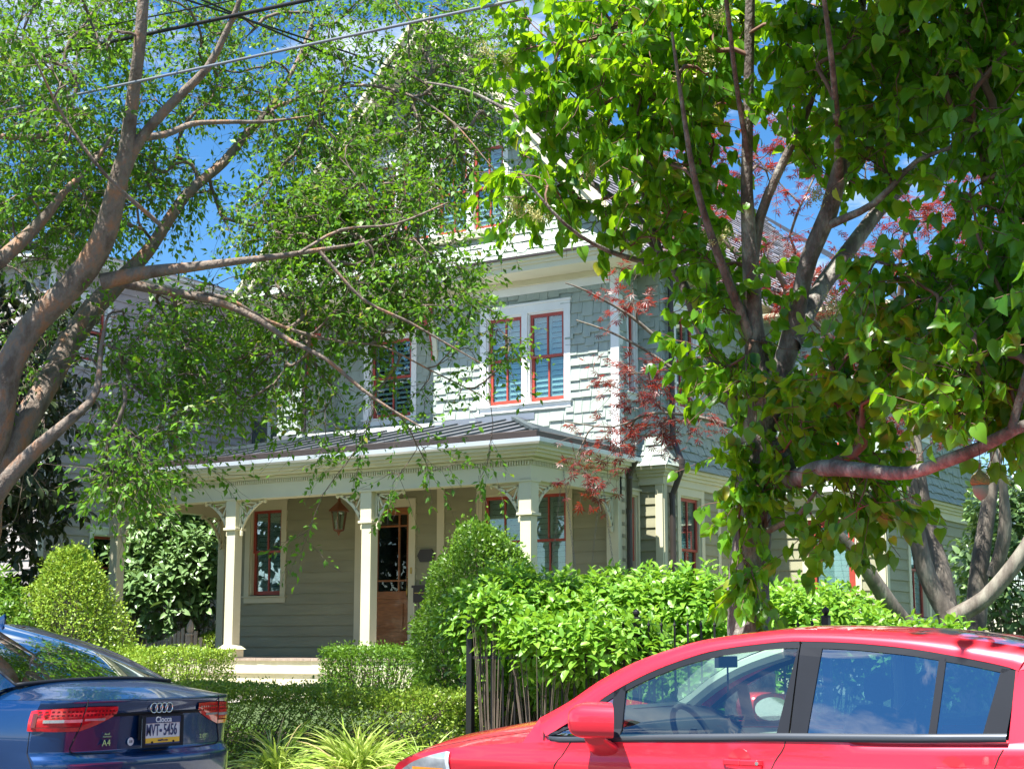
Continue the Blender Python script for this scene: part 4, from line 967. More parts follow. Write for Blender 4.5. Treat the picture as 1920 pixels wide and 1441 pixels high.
# ---- right street tree: upright trunks, large heart-shaped leaves
RT = [
 limb((1402, 1440, 10.2, 110), (1403, 1330, 10.2, 92), (1408, 1190, 10.2, 78), (1412, 1100, 10.2, 70), (1418, 1000, 10.2, 66), (1415, 900, 10.2, 66), (1425, 800, 10.2, 64), (1418, 700, 10.15, 48), (1408, 600, 10.1, 36), (1404, 480, 10.0, 30), (1402, 350, 9.9, 25), (1402, 240, 9.8, 22), (1405, 120, 9.7, 20), (1408, 0, 9.6, 19), (1410, -160, 9.5, 12), (1415, -330, 9.4, 6)),
 limb((1412, 500, 10.0, 22), (1425, 410, 10.0, 20), (1455, 335, 9.9, 18), (1490, 260, 9.8, 16), (1520, 190, 9.7, 12), (1540, 100, 9.6, 8), (1560, 0, 9.5, 6)),
 limb((1425, 830, 10.2, 50), (1450, 730, 10.1, 46), (1478, 650, 10.0, 40), (1500, 560, 9.9, 36), (1520, 480, 9.8, 36), (1555, 400, 9.7, 34), (1572, 330, 9.6, 30), (1600, 200, 9.5, 22), (1610, 80, 9.4, 20), (1620, -40, 9.3, 16), (1640, -200, 9.2, 10)),
 limb((1480, 650, 10.0, 36), (1530, 560, 10.2, 34), (1590, 470, 10.3, 32), (1650, 385, 10.4, 30), (1705, 330, 10.5, 24), (1760, 240, 10.6, 18), (1830, 140, 10.7, 12), (1900, 20, 10.8, 8)),
 limb((1450, 830, 10.1, 44), (1480, 900, 9.8, 40), (1540, 880, 9.3, 34), (1610, 880, 8.9, 30), (1700, 885, 8.6, 26), (1760, 868, 8.4, 26), (1830, 842, 8.2, 26), (1900, 805, 8.0, 24), (1960, 780, 7.9, 20), (2060, 700, 7.7, 12)),
 limb((1425, 820, 10.2, 40), (1385, 770, 10.3, 34), (1350, 700, 10.4, 28), (1310, 610, 10.5, 22), (1275, 520, 10.6, 20), (1240, 480, 10.7, 18), (1190, 400, 10.8, 15), (1120, 350, 10.9, 12), (1060, 300, 11.0, 10), (990, 232, 11.1, 9), (930, 195, 11.2, 7), (870, 168, 11.2, 6), (800, 155, 11.3, 4)),
 limb((1240, 480, 10.6, 14), (1210, 380, 10.5, 12), (1200, 280, 10.4, 10), (1180, 180, 10.3, 7), (1150, 60, 10.2, 5)),
 limb((1408, 640, 10.1, 22), (1370, 540, 9.9, 18), (1330, 430, 9.7, 15), (1300, 320, 9.5, 12), (1280, 200, 9.3, 9), (1260, 60, 9.1, 6)),
 limb((1560, 420, 9.7, 18), (1640, 380, 9.3, 14), (1720, 300, 9.0, 10), (1800, 270, 8.7, 8), (1880, 210, 8.5, 5)),
 limb((1572, 340, 9.6, 22), (1570, 250, 9.1, 16), (1560, 120, 8.5, 12), (1540, -40, 8.0, 9), (1520, -260, 7.5, 6)),
 limb((1404, 300, 9.8, 14), (1380, 150, 9.2, 10), (1360, -20, 8.7, 9), (1340, -200, 8.4, 7), (1260, -380, 8.1, 4)),
 limb((1520, -260, 7.5, 7), (1560, -480, 6.9, 8), (1620, -760, 6.3, 6)),
 limb((1900, 805, 8.0, 18), (1940, 640, 7.9, 14), (1960, 460, 7.8, 10), (1980, 200, 7.6, 8), (1950, -100, 7.3, 5)),
 limb((1430, 1000, 10.1, 14), (1500, 960, 9.8, 9), (1545, 900, 9.6, 6), (1590, 900, 9.5, 5)),
 limb((1240, 500, 10.6, 14), (1140, 470, 10.3, 9), (1060, 420, 10.1, 7), (980, 330, 10, 4)),
]
CR = np.concatenate([blob(*a, rs) for a in [
 (1090, 110, 150, 140, 10.4, .6, 50), (1280, 80, 180, 140, 10.0, .7, 52), (1080, 330, 130, 100, 10.5, .6, 34), (1260, 290, 150, 110, 10.3, .6, 40), (1250, 470, 110, 60, 10.5, .5, 16), (1060, 500, 60, 45, 10.5, .3, 6),
 (1470, 150, 160, 160, 9.6, .7, 46), (1660, 120, 190, 150, 9.4, .8, 60), (1830, 170, 120, 180, 9.0, .8, 50), (1620, 300, 160, 60, 9.5, .6, 22), (1860, 420, 90, 130, 8.6, .5, 18), (1760, 560, 190, 90, 8.8, .6, 44),
 (1850, 660, 110, 100, 8.4, .5, 26), (1640, 700, 110, 90, 9.2, .5, 24), (1350, 550, 90, 60, 10.2, .4, 13), (1390, 680, 70, 70, 10.1, .4, 13), (1500, 780, 100, 90, 9.8, .5, 20), (1610, 890, 70, 60, 9.4, .4, 14),
 (1430, 950, 60, 70, 10.0, .3, 12), (1395, 1080, 30, 70, 10.0, .2, 6), (1420, 860, 45, 60, 10.1, .3, 6), (1620, 960, 50, 40, 9.3, .3, 5), (1530, 1020, 40, 40, 9.6, .3, 3), (1840, 760, 90, 40, 8.2, .3, 8),
 (1750, -110, 250, 110, 8.9, 1.2, 50), (2010, 200, 90, 300, 8.5, .8, 45), (2000, 600, 80, 150, 8.0, .6, 24), (1850, -300, 320, 150, 8.0, 1.0, 130), (1240, -380, 170, 110, 8.2, .5, 130), (1480, -400, 140, 110, 8.6, .7, 60), (1700, -430, 260, 130, 8.2, .9, 110),
 ]])
CR = np.concatenate([CR, np.array([-2.4, 7.1, 5.9]) + norm(rs.normal(size=(110, 3))) * rs.uniform(.3, 1, (110, 1)) * np.array([1.3, .7, .45]), np.array([-1.95, 5.85, 5.7]) + norm(rs.normal(size=(34, 3))) * np.array([.8, .5, .35])])
CR = thin_out(CR, [(1740, 430, 110, 55, .85), (1480, 340, 60, 60, .6), (1640, 430, 60, 60, .7), (1440, 500, 50, 60, .5), (1020, 450, 90, 55, .85), (1110, 500, 80, 35, .8)])
for l_, w_ in ((RT[0][8:17], 34), (RT[1][1:5], 24), (RT[2][3:8], 26), (RT[3][2:6], 24), (RT[5][4:12], 18)):
    q_ = photo_xy(np.array(l_)[:, :3]); CR = off_limb(CR, list(zip(q_[0], q_[1])), w_ + 12, float(q_[2].mean()) + .2, .9)
rt_root = tree('lilac_tree', 'upright tree with large heart-shaped leaves hanging over the red hatchback', 'tree', at(1405, 1410, v=10.2), RT, CR,
     dict(shape='heart', n=8.6, size=.093, droop=1.15, tw=4, nrand=.45, out=.75, up=.75), ('bark_grey', 'twig_red', 'lf_heart'), 5, twig_r=.005, hang=.1, reach=3.2, twl=(.25, .5))
# its flower sprigs
def sprigs(parent, spots, seed):
    r_ = np.random.RandomState(seed)
    for (x, y, v, s) in spots:
        c = np.array(at(x, y, v=v)); n = 340; P = []; 
        for k in range(12):
            a = norm(r_.normal(size=3) + np.array([0, 0, .6])); t = r_.uniform(.1, 1, (n // 12, 1)); P.append(c + a * t * s + r_.normal(size=(n // 12, 3)) * .012)
        P = np.concatenate(P); leaves('flower_sprig', P, r_.normal(size=P.shape), r_.normal(size=P.shape), np.full(len(P), .016), 'small', 'flower', parent, r_)
sprigs(rt_root, [(1010, 412, 10.3, .14), (965, 395, 10.3, .11), (1270, 160, 9.6, .12), (1310, 110, 9.6, .12), (1650, 25, 8.9, .10), (1560, 585, 9.2, .14), (1600, 575, 9.2, .11), (1345, 450, 9.8, .15), (1530, 370, 9.3, .08), (920, 98, 10.2, .1), (945, 110, 10.2, .1), (1110, 320, 10.1, .1), (1350, 35, 9.3, .12)], 5)

# ---- red-leaved maple in the garden, grey multi-stemmed trunk
MT = [
 limb((1800, 1330, 15.6, 76), (1795, 1240, 15.6, 72), (1785, 1180, 15.6, 66), (1770, 1140, 15.6, 46), (1735, 1070, 15.6, 42), (1715, 990, 15.6, 38), (1700, 900, 15.6, 34), (1680, 830, 15.6, 28), (1640, 760, 15.5, 20), (1560, 640, 15.3, 14), (1480, 560, 15, 10)),
 limb((1785, 1180, 15.7, 50), (1765, 1080, 15.8, 42), (1745, 1000, 15.9, 38), (1725, 900, 16, 34), (1715, 800, 16, 24), (1700, 680, 16, 16), (1690, 560, 16, 10)),
 limb((1780, 1160, 15.5, 40), (1850, 1120, 15.4, 38), (1900, 1060, 15.3, 36), (1950, 980, 15.2, 32), (2020, 860, 15.1, 24), (2100, 700, 15, 14)),
 limb((1800, 1220, 16.1, 60), (1828, 1160, 16.2, 50), (1836, 1060, 16.2, 40), (1850, 960, 16.2, 34), (1862, 880, 16.2, 30), (1885, 800, 16.2, 20), (1900, 650, 16.2, 12)),
 limb((1862, 1080, 16.0, 30), (1880, 1010, 15.9, 30), (1880, 900, 15.8, 18), (1865, 860, 15.8, 20), (1850, 760, 15.8, 14), (1800, 600, 15.8, 8)),
 limb((1760, 1230, 15.2, 46), (1690, 1160, 15.0, 40), (1640, 1090, 14.9, 34), (1600, 1030, 14.8, 28), (1560, 980, 14.7, 20), (1520, 880, 14.6, 14)),
 limb((1715, 990, 15.6, 24), (1650, 900, 15.4, 20), (1600, 830, 15.2, 20), (1540, 790, 15.0, 16), (1440, 720, 14.8, 12), (1370, 760, 14.7, 12), (1310, 700, 14.6, 12), (1240, 640, 14.5, 9), (1180, 590, 14.4, 7), (1100, 545, 14.3, 5), (1060, 530, 14.3, 3)),
 limb((1330, 740, 14.7, 12), (1260, 690, 14.7, 9), (1200, 650, 14.7, 7), (1140, 620, 14.7, 5), (1080, 600, 14.7, 3)),
 limb((1380, 800, 14.6, 12), (1300, 780, 14.5, 8), (1220, 775, 14.4, 6), (1150, 800, 14.3, 4), (1060, 790, 14.2, 3)),
]
CM = np.concatenate([blob(*a, rs) for a in [
 (1300, 340, 90, 70, 15.6, .8, 16), (1270, 400, 80, 60, 15, .8, 14), (1480, 320, 160, 90, 15.6, 1, 24), (1740, 440, 160, 90, 15.6, 1, 46), (1500, 520, 130, 100, 15.2, .9, 26), (1880, 380, 80, 120, 15.8, .8, 24), (1420, 250, 200, 80, 15.8, 1, 12),
 (1640, 610, 140, 70, 15.4, .8, 20), (1195, 710, 60, 45, 14.5, .4, 13), (1120, 830, 60, 40, 14.3, .3, 6), (1220, 800, 70, 30, 14.4, .3, 9), (1300, 780, 50, 30, 14.5, .3, 8), (1110, 890, 30, 20, 14.2, .2, 2), (1180, 580, 30, 30, 14.4, .3, 5),
 (1470, 760, 60, 60, 14.8, .5, 8), (1700, 790, 60, 40, 15.5, .4, 8), (1810, 800, 60, 50, 15.5, .4, 8), (1560, 700, 60, 50, 15, .4, 8), (2000, 500, 100, 150, 15.5, .8, 20),
 ]])
MT = [[(x, y, z, r * .84) for (x, y, z, r) in l] for l in MT]
tree('red_maple_tree', 'red-leaved maple with pale grey twisted stems in the garden right of the house front', 'tree', at(1790, 1330, v=15.6), MT, CM,
     dict(shape='palm', n=6, size=.075, droop=.3, tw=4, nrand=.4, out=.2, up=1.2), ('bark_maple', 'twig', 'lf_red'), 9, twig_r=.0042, hang=.05, reach=4.0, twl=(.2, .45))

# ---- dark tree at the far left, trees far behind
def simple_tree(name, label, base, top_r, spec, n, seed, shape='oval', size=.16, mat='lf_dark', bark='bark_grey', nl=7, tr_=.16, group=None, droop=.8):
    r_ = np.random.RandomState(seed); b = Vector(base); H = spec
    limbs = [[(b.x, b.y, b.z - .1, tr_ * 1.25), (b.x + .05, b.y, b.z + H * .25, tr_), (b.x - .1, b.y + .1, b.z + H * .55, tr_ * .7), (b.x, b.y, b.z + H * .9, tr_ * .2)]]
    for k in range(9):
        a = 2.4 * k; z = b.z + H * (.22 + .07 * k); q = top_r * (.85 - .05 * k)
        limbs.append([(b.x, b.y, z, tr_ * .45), (b.x + q * .5 * math.cos(a), b.y + q * .5 * math.sin(a), z + H * .09, tr_ * .28), (b.x + q * math.cos(a), b.y + q * math.sin(a), z + H * .13, tr_ * .1)])
    u = norm(r_.normal(size=(n, 3))) * r_.uniform(.3, 1, (n, 1)) ** .5
    C_ = np.array([b.x, b.y, b.z + H * .58]) + u * np.array([top_r, top_r, H * .47]) * (1 + .22 * np.sin(u[:, :1] * 7 + seed) * np.cos(u[:, 1:2] * 6))
    return tree(name, label, 'tree', base, limbs, C_, dict(shape=shape, n=nl, size=size, droop=droop, tw=5, nrand=.5, out=.6), (bark, 'twig', mat), seed, twig_r=.007, reach=4.5, twl=(.4, .8), group=group)
simple_tree('shade_tree', 'dark broad-leaved tree at the far left in front of the lilac grey house', (-20.3, 15.6, .62), 1.9, 7.3, 460, 21, size=.19, nl=7)
simple_tree('background_tree', 'tall green tree rising behind the right end of the house', (-2.5, 36, .6), 5.0, 13, 420, 22, size=.26, mat='lf_box', tr_=.25, nl=6, group=None)
simple_tree('background_tree', 'green tree in the back garden between the two houses', (-25.5, 44, .6), 5.0, 12, 380, 23, size=.28, mat='lf_box', tr_=.25, nl=6)

for i_, (x_, y_, h_) in enumerate(((-15.0, -15, 9.5), (-3.5, -17, 11), (9.0, -15, 9.0))):  # unseen trees, added only so paint and glass have something to reflect
    simple_tree('reflection_tree', ('round green tree added behind the camera for the blue boot lid to mirror', 'tallest green tree added behind the camera for reflections in the red side windows', 'green tree added behind the camera for reflections in the red rear door')[i_], (x_, y_, .05), 3.6, h_, 300, 70 + i_, size=.30, mat='lf_box', tr_=.22, nl=6, group='unseen trees added for reflections')

# ------------------------------------------------------------------ clipped and loose shrubs
def surf_shrub(name, label, cat, fn, n, size, mat, seed, base, shape='small', depth=.12, group=None, loose=.0, stems=None, nr=.7, lean=.5, droop=.2, core=.82):
    """leaves scattered through the outer layer of a shape; fn(rs,n)->(points on the surface, outward normals)"""
    r_ = np.random.RandomState(seed); root = thing(name, base, label, cat, group)
    P, N_ = fn(r_, n)
    k = np.sin(P[:, 0] * 5.1 + seed) * np.cos(P[:, 1] * 4.3) * .5 + np.sin(P[:, 2] * 6.7 + P[:, 0] * 9) * .5
    dep = r_.uniform(0, 1, len(P)) ** 1.6 * depth - loose * k - .35 * depth * (r_.uniform(0, 1, len(P)) > .93)
    P = P - N_ * dep[:, None]
    D = norm(N_ * .7 + r_.normal(size=P.shape) * .8 + np.array([0, 0, .35 - droop])); NN = norm(N_ * lean + np.array([0, 0, .6]) + r_.normal(size=P.shape) * nr)
    leaves('foliage', P, D, NN, size * r_.uniform(.6, 1.25, len(P)), shape, mat, root, r_)
    # stems inside
    tb = []; bx, by, bz = base; m = stems or 60
    ii = r_.randint(0, len(P), m)
    for i in ii:
        e = P[i] - N_[i] * .03; s0 = np.array([bx + (e[0] - bx) * .75, by + (e[1] - by) * .6, bz]); t = np.linspace(0, 1, 5)[:, None]
        tb.append((s0 + (e - s0) * t + r_.normal(size=(5, 3)) * .025, np.linspace(.011, .003, 5), 4))
    V, F_ = tubes_np(tb); npmesh('stems', V, [F_], 'twig', root)
    return root

def box_fn(A, B, half, z0f, z1f, rnd=.05, ends=True):
    """surface of a hedge from A to B (plan points); z0f/z1f give bottom and top heights along 0..1"""
    A = np.array(A, float); B = np.array(B, float); L = np.linalg.norm(B - A); ax = (B - A) / L; nx = np.array([ax[1], -ax[0]])
    def fn(r_, n):
        h = z1f(.5) - z0f(.5); ar = [L * h, L * h * .35, L * 2 * half, 2 * half * h, 2 * half * h]; tot = sum(ar); P = []; N_ = []
        for k, a in enumerate(ar):
            m = int(n * a / tot); u = r_.uniform(0, 1, m); v = r_.uniform(0, 1, m) ** .85
            z0 = z0f(u); z1 = z1f(u)
            if k < 2: s = 1 if k == 0 else -1; q = A + np.outer(u * L, ax) + nx * s * half; z = z0 + (z1 - z0) * v; nn = np.tile([nx[0] * s, nx[1] * s, .0], (m, 1))
            elif k == 2: w_ = r_.uniform(-1, 1, m); q = A + np.outer(u * L, ax) + np.outer(w_ * half, nx); z = z1 - .05 * np.abs(w_) ** 4; nn = np.tile([0, 0, 1.], (m, 1))
            else:
                s = 0 if k == 3 else 1; w_ = r_.uniform(-1, 1, m); q = (A if s == 0 else B) + np.outer(w_ * half, nx); uu = np.full(m, float(s)); z = z0f(uu) + (z1f(uu) - z0f(uu)) * v; nn = np.tile([ax[0] * (2 * s - 1), ax[1] * (2 * s - 1), .0], (m, 1))
            P.append(np.column_stack([q, z])); N_.append(nn)
        return np.concatenate(P), np.concatenate(N_)
    return fn
def ell_fn(c, r, cone=0.0, zlo=-.9):
    c = np.array(c, float); r = np.array(r, float)
    def fn(r_, n):
        u = norm(r_.normal(size=(n * 2, 3))); u = u[u[:, 2] > zlo][:n]
        tt = (u[:, 2] + 1) / 2; sc = 1 - cone * tt ** 1.5
        P = c + u * r * np.column_stack([sc, sc, np.ones(len(u))]); return P, norm(u / r)
    return fn
def lin(a, b): return lambda t: a + (b - a) * t

# hedges
a = at(250, 1290, Y=11.45); b = at(886, 1298, Y=11.45)
h0 = surf_shrub('box_hedge', 'long clipped front hedge with brown bare patches between the sedan and the iron fence', 'hedge', box_fn((-17.5, 11.55), (b.x, 11.55), .38, lin(.2, .15), lin(1.11, .99)), 76000, .036, 'lf_hedge', 31, (-12, 11.55, .2), nr=1.3, depth=.16, stems=420, loose=.03)
surf_shrub('box_hedge', 'low clipped hedge in front of the porch left of the steps', 'hedge', box_fn((at(236, 1220, Y=16.2).x, 16.2), (at(412, 1222, Y=16.2).x, 16.2), .33, lin(.66, .66), lin(1.36, 1.34)), 12000, .042, 'lf_lime', 32, (-16, 16.2, .6), depth=.14, stems=120, loose=.03)
surf_shrub('box_hedge', 'hedge return along the path behind the blue sedan', 'hedge', box_fn((-15.3, 13.0), (-16.2, 15.9), .3, lin(.35, .6), lin(1.12, 1.26)), 9000, .042, 'lf_lime', 38, (-15.7, 14.4, .5), depth=.14, stems=100, loose=.03)
surf_shrub('box_hedge', 'low clipped hedge in front of the front door, right of the steps', 'hedge', box_fn((at(628, 1215, Y=16.0).x, 16.0), (at(830, 1213, Y=16.0).x, 16.0), .33, lin(.64, .64), lin(1.37, 1.37)), 15000, .040, 'lf_box', 33, (-12.4, 16.0, .6), depth=.15, stems=160, loose=.03)
# cone-shaped evergreen
c = at(908, 1150, Y=15.2)
surf_shrub('cone_evergreen', 'tall cone-shaped clipped evergreen in front of the porch window', 'evergreen', ell_fn((c.x, 15.2, 1.50), (.98, .98, 1.34), cone=.42), 30000, .052, 'lf_box', 34, (c.x, 15.2, .6), depth=.24, stems=200, nr=1.0, loose=.11)
# lime evergreen at the left porch corner
c = at(132, 1130, Y=15.8)
surf_shrub('lime_evergreen', 'rounded lime green evergreen below the left end of the porch', 'evergreen', ell_fn((c.x, 15.8, 1.50), (1.08, 1.08, 1.34), cone=.55), 24000, .055, 'lf_lime', 35, (c.x, 15.8, .6), depth=.26, stems=160, nr=1.0, loose=.15)
c = at(10, 1150, Y=16.6)
surf_shrub('garden_shrub', 'darker green shrub behind the sedan roof at the left edge', 'shrub', ell_fn((c.x, 16.6, 1.35), (.8, .8, .95)), 9000, .065, 'lf_box', 36, (c.x, 16.6, .6), depth=.25, stems=80, loose=.1)
c = at(400, 1200, Y=20.8)
surf_shrub('box_ball', 'small round clipped ball beside the picket fence post', 'shrub', ell_fn((c.x, 20.8, 1.22), (.36, .36, .42)), 4500, .04, 'lf_lime', 37, (c.x, 20.8, .62), depth=.08, stems=30)

def clump_shrub(name, label, ells, n, size, shape, mat, seed, base, whorl=7, nstem=90, group=None, droop=.45, spread=.07):
    """loose shrub of leafy shoot tips (a whorl of leaves at each tip) on thin stems"""
    r_ = np.random.RandomState(seed); root = thing(name, base, label, 'shrub', group)
    P = []; D = []; NN = []; S = []; tb = []
    w_ = np.array([e[1][0] * e[1][2] for e in ells]); w_ = w_ / w_.sum()
    for (c, r), f in zip(ells, w_):
        m = int(n * f); u = norm(r_.normal(size=(m, 3))); u[:, 2] = np.abs(u[:, 2]) * np.where(r_.uniform(size=m) < .8, 1, -.7); u = norm(u)
        T = np.array(c) + u * np.array(r) * (r_.uniform(.62, 1.06, (m, 1)))
        for t, g in zip(T, u):
            up = norm(g * .6 + np.array([0, 0, .8]) + r_.normal(size=3) * .2)
            k = r_.randint(whorl - 2, whorl + 2); a = np.arange(k) * 2.4 + r_.uniform(0, 6)
            x = norm(np.cross(up, [.3, .5, .1])); y = np.cross(up, x)
            rad = np.cos(a)[:, None] * x + np.sin(a)[:, None] * y; h = np.linspace(0, 1, k)[:, None]
            P.append(t - up * spread * 1.6 * (1 - h)); D.append(norm(rad * (1.15 - .6 * h) + up * (.15 + .5 * h) + np.array([0, 0, -droop]) * (1 - h))); NN.append(norm(up + rad * .2 + r_.normal(size=(k, 3)) * .25)); S.append(size * r_.uniform(.7, 1.2, k) * (1.1 - .35 * h[:, 0]))
            if r_.uniform() < nstem / m * .8:
                s0 = np.array([c[0] + (t[0] - c[0]) * .35, c[1] + (t[1] - c[1]) * .35, base[2]]); q = np.linspace(0, 1, 6)[:, None]
                md = s0 + (t - s0) * .5 + np.array([0, 0, .15]); tb.append(((1 - q) ** 2 * s0 + 2 * q * (1 - q) * md + q * q * t, np.linspace(.006, .002, 6), 4))
    leaves('foliage', np.concatenate(P), np.concatenate(D), np.concatenate(NN), np.concatenate(S), shape, mat, root, r_)
    V, F_ = tubes_np(tb); npmesh('stems', V, [F_], 'twig', root)
    return root
def ep(x, y, Y, rx, ry, rz): p = at(x, y, Y=Y); return ((p.x, Y, p.z), (rx, ry, rz))
clump_shrub('hydrangea_shrub', 'broad bright green shrub growing through the iron fence above the red bonnet', [ep(960, 1180, 12.2, .75, .6, .60), ep(1080, 1190, 12.6, .9, .7, .62), ep(1200, 1180, 12.9, .9, .7, .58), ep(1300, 1170, 12.9, .7, .6, .55), ep(1010, 1205, 11.15, .40, .25, .26), ep(1130, 1215, 11.3, .65, .4, .34), ep(925, 1150, 11.3, .3, .25, .22), ep(950, 1255, 11.8, .45, .3, .26), ep(1075, 1290, 11.7, .42, .3, .24), ep(960, 1110, 12.6, .35, .3, .2), ep(1150, 1330, 12.3, .7, .5, .35), ep(980, 1310, 12.9, .8, .35, .28), ep(1290, 1290, 12.5, .8, .5, .4)], 4500, .105, 'oval', 'lf_hyd', 41, (-8.3, 12.5, .25), nstem=34)
clump_shrub('hydrangea_shrub', 'low bright green shrubs above the red roof left of the maple stems', [ep(1500, 1200, 13.2, .8, .6, .55), ep(1600, 1230, 13.6, .8, .6, .50), ep(1720, 1240, 14.0, .8, .6, .42), ep(1470, 1160, 13.6, .5, .4, .35), ep(1550, 1150, 14.2, .5, .4, .3)], 1200, .105, 'oval', 'lf_hyd', 42, (-5.7, 13.6, .3), nstem=24)
clump_shrub('rhododendron', 'tall rounded shrub with glossy pale leaves between the porch and the grey house', [ep(330, 1010, 21.0, 1.0, .9, 1.15), ep(310, 1120, 20.6, .95, .8, .9), ep(380, 1080, 20.9, .7, .8, 1.0), ep(270, 1060, 20.7, .7, .7, .8)], 1100, .20, 'oval', 'lf_rhodo', 43, (at(330, 1200, Y=20.8).x, 20.8, .64), nstem=70, droop=.7, spread=.09)
surf_shrub('box_hedge', 'added dark-leaved hedge standing in for the shade behind the iron fence bars', 'hedge', box_fn((at(900, 1330, Y=13.4).x, 13.5), (at(1330, 1330, Y=13.4).x, 13.5), .3, lin(.3, .3), lin(1.0, 1.0)), 9000, .05, 'lf_dark', 39, (-8, 13.5, .3), depth=.2, stems=60, loose=.06)  # hedge added; its dark leaves stand in for shade behind the bars
clump_shrub('garden_shrub', 'glossy green shrub at the right edge behind the maple', [ep(1905, 1080, 17.5, .75, .7, 1.1), ep(1960, 1010, 17.8, .9, .7, 1.2), ep(1880, 1150, 17.2, .45, .5, .5)], 620, .14, 'oval', 'lf_rhodo', 44, (at(1920, 1220, Y=17.5).x, 17.5, .6), nstem=50)
clump_shrub('garden_shrub', 'leafy green shrub half hidden behind the sedan roof and the lime evergreen', [ep(-10, 1120, 14.6, .42, .5, .42), ep(15, 1160, 14.4, .35, .4, .3)], 150, .11, 'oval', 'lf_box', 45, (at(30, 1200, Y=14.6).x, 14.6, .4), nstem=20)

# grass clumps at the foot of the hedge
def grass_clump(label, x, y, Y, n, L, seed, dead=.2):
    r_ = np.random.RandomState(seed); p = at(x, y, Y=Y); z = yard(p.x, Y) + .02; root = thing('grass_clump', (p.x, Y, z), label, 'ornamental grass', 'strap-leaved grass clumps in front of the hedge')
    a = r_.uniform(0, 2 * PI, n); el = r_.uniform(.5, 1.5, n); D = np.column_stack([np.cos(a) * np.cos(el), np.sin(a) * np.cos(el), np.sin(el)])
    ln = L * r_.uniform(.55, 1.1, n); V = []; F_ = []; wd = r_.uniform(.007, .013, n)
    base = np.column_stack([p.x + r_.normal(size=n) * .05, Y + r_.normal(size=n) * .05, np.full(n, z)])
    k = 7; t = np.linspace(0, 1, k); sid = norm(np.cross(D, [0, 0, 1.]) + r_.normal(size=(n, 3)) * .3)
    bend = r_.uniform(.45, 1.0, n) * np.cos(el) ** .5
    C_ = base[:, None] + D[:, None] * (t[None, :, None] * ln[:, None, None]); C_[:, :, 2] -= (bend[:, None] * ln[:, None]) * t[None] ** 2.4; C_[:, :, :2] += (np.column_stack([np.cos(a), np.sin(a)])[:, None] * (ln * .35)[:, None, None]) * (t ** 2)[None, :, None]
    ww = wd[:, None] * np.array([.6, .9, 1, 1, .85, .55, .05])[None]
    V = np.stack([C_ - sid[:, None] * ww[:, :, None], C_ + sid[:, None] * ww[:, :, None]], 2).reshape(n, -1, 3)
    q = np.array([(2 * i, 2 * i + 1, 2 * i + 3, 2 * i + 2) for i in range(k - 1)]); F_ = (np.arange(n)[:, None, None] * 2 * k + q[None]).reshape(-1, 4)
    npmesh('blades', V.reshape(-1, 3), [F_], 'lf_grass', root, rnd=np.repeat(r_.uniform(0, 1, n), 2 * k))
grass_clump('small grass clump with pale dead blades beside the sedan bumper', 520, 1490, 10.45, 260, .60, 51)
grass_clump('largest bright grass clump in front of the middle of the hedge', 668, 1490, 10.35, 420, .72, 52)
grass_clump('grass clump next to the red headlight', 805, 1490, 10.45, 280, .58, 53)

# ivy-like ground cover under the shrubs
r_ = np.random.RandomState(61); n = 9000; X = r_.uniform(-17, 0, n); Y_ = r_.uniform(11.0, 13.4, n)
P = np.column_stack([X, Y_, [yard(a, b) + .03 + r_.uniform(0, .06) for a, b in zip(X, Y_)]])
o = leaves('ground_cover', P, r_.normal(size=P.shape) * np.array([1, 1, .3]), np.tile([0, 0, 1.], (n, 1)) + r_.normal(size=P.shape) * .3, r_.uniform(.04, .08, n), 'oval', 'lf_box', None, r_); tag(o, kind='stuff', cat='ground cover', label='low leafy ground cover under the shrubs and fence')
# ------------------------------------------------------------------ cars (local axes: x forward, y to the car's left, z up)
def paint_mat(name, col, metal=0.0, rough=0.28, flake=0.0):
    m, t, b, o = node_mat(name)
    b.inputs['Base Color'].default_value = (*col, 1); b.inputs['Metallic'].default_value = metal; b.inputs['Roughness'].default_value = rough
    b.inputs['Coat Weight'].default_value = 1.0; b.inputs['Coat Roughness'].default_value = 0.025; b.inputs['Coat IOR'].default_value = 1.55
    tcn = t.nodes.new('ShaderNodeTexCoord'); n = t.nodes.new('ShaderNodeTexNoise'); n.inputs['Scale'].default_value = 2.2; n.inputs['Detail'].default_value = 3
    t.links.new(tcn.outputs['Object'], n.inputs['Vector'])
    bp = t.nodes.new('ShaderNodeBump'); bp.inputs['Strength'].default_value = 0.05; bp.inputs['Distance'].default_value = 0.02; t.links.new(n.outputs['Fac'], bp.inputs['Height'])
    t.links.new(bp.outputs['Normal'], b.inputs['Coat Normal'])
    # dust that roughens the clear coat a little
    n2 = t.nodes.new('ShaderNodeTexNoise'); n2.inputs['Scale'].default_value = 9; n2.inputs['Detail'].default_value = 8; t.links.new(tcn.outputs['Object'], n2.inputs['Vector'])
    r = t.nodes.new('ShaderNodeMapRange'); r.inputs['From Min'].default_value = .35; r.inputs['From Max'].default_value = .75; r.inputs['To Min'].default_value = .015; r.inputs['To Max'].default_value = .07
    t.links.new(n2.outputs['Fac'], r.inputs['Value']); t.links.new(r.outputs['Result'], b.inputs['Coat Roughness'])
    return m
M['red'] = paint_mat('red_car_paint', (0.84, 0.024, 0.05), 0.36, 0.34)
M['blue'] = paint_mat('dark_blue_car_paint', (0.004, 0.042, 0.15), 0.55, 0.25)
M['c_black'] = pmat('satin_black_trim', (0.014, 0.017, 0.024), 0.5, var=0.08, scale=4, spec=0.12)
M['c_seam'] = pmat('panel_gap', (0.006, 0.006, 0.008), 0.8, var=0.1)
M['chrome'] = pmat('chrome', (0.75, 0.77, 0.8), 0.12, metal=1.0, var=0.03)
M['c_trimgrey'] = pmat('grey_belt_trim', (0.07, 0.08, 0.095), 0.3, metal=0.4, var=0.08)
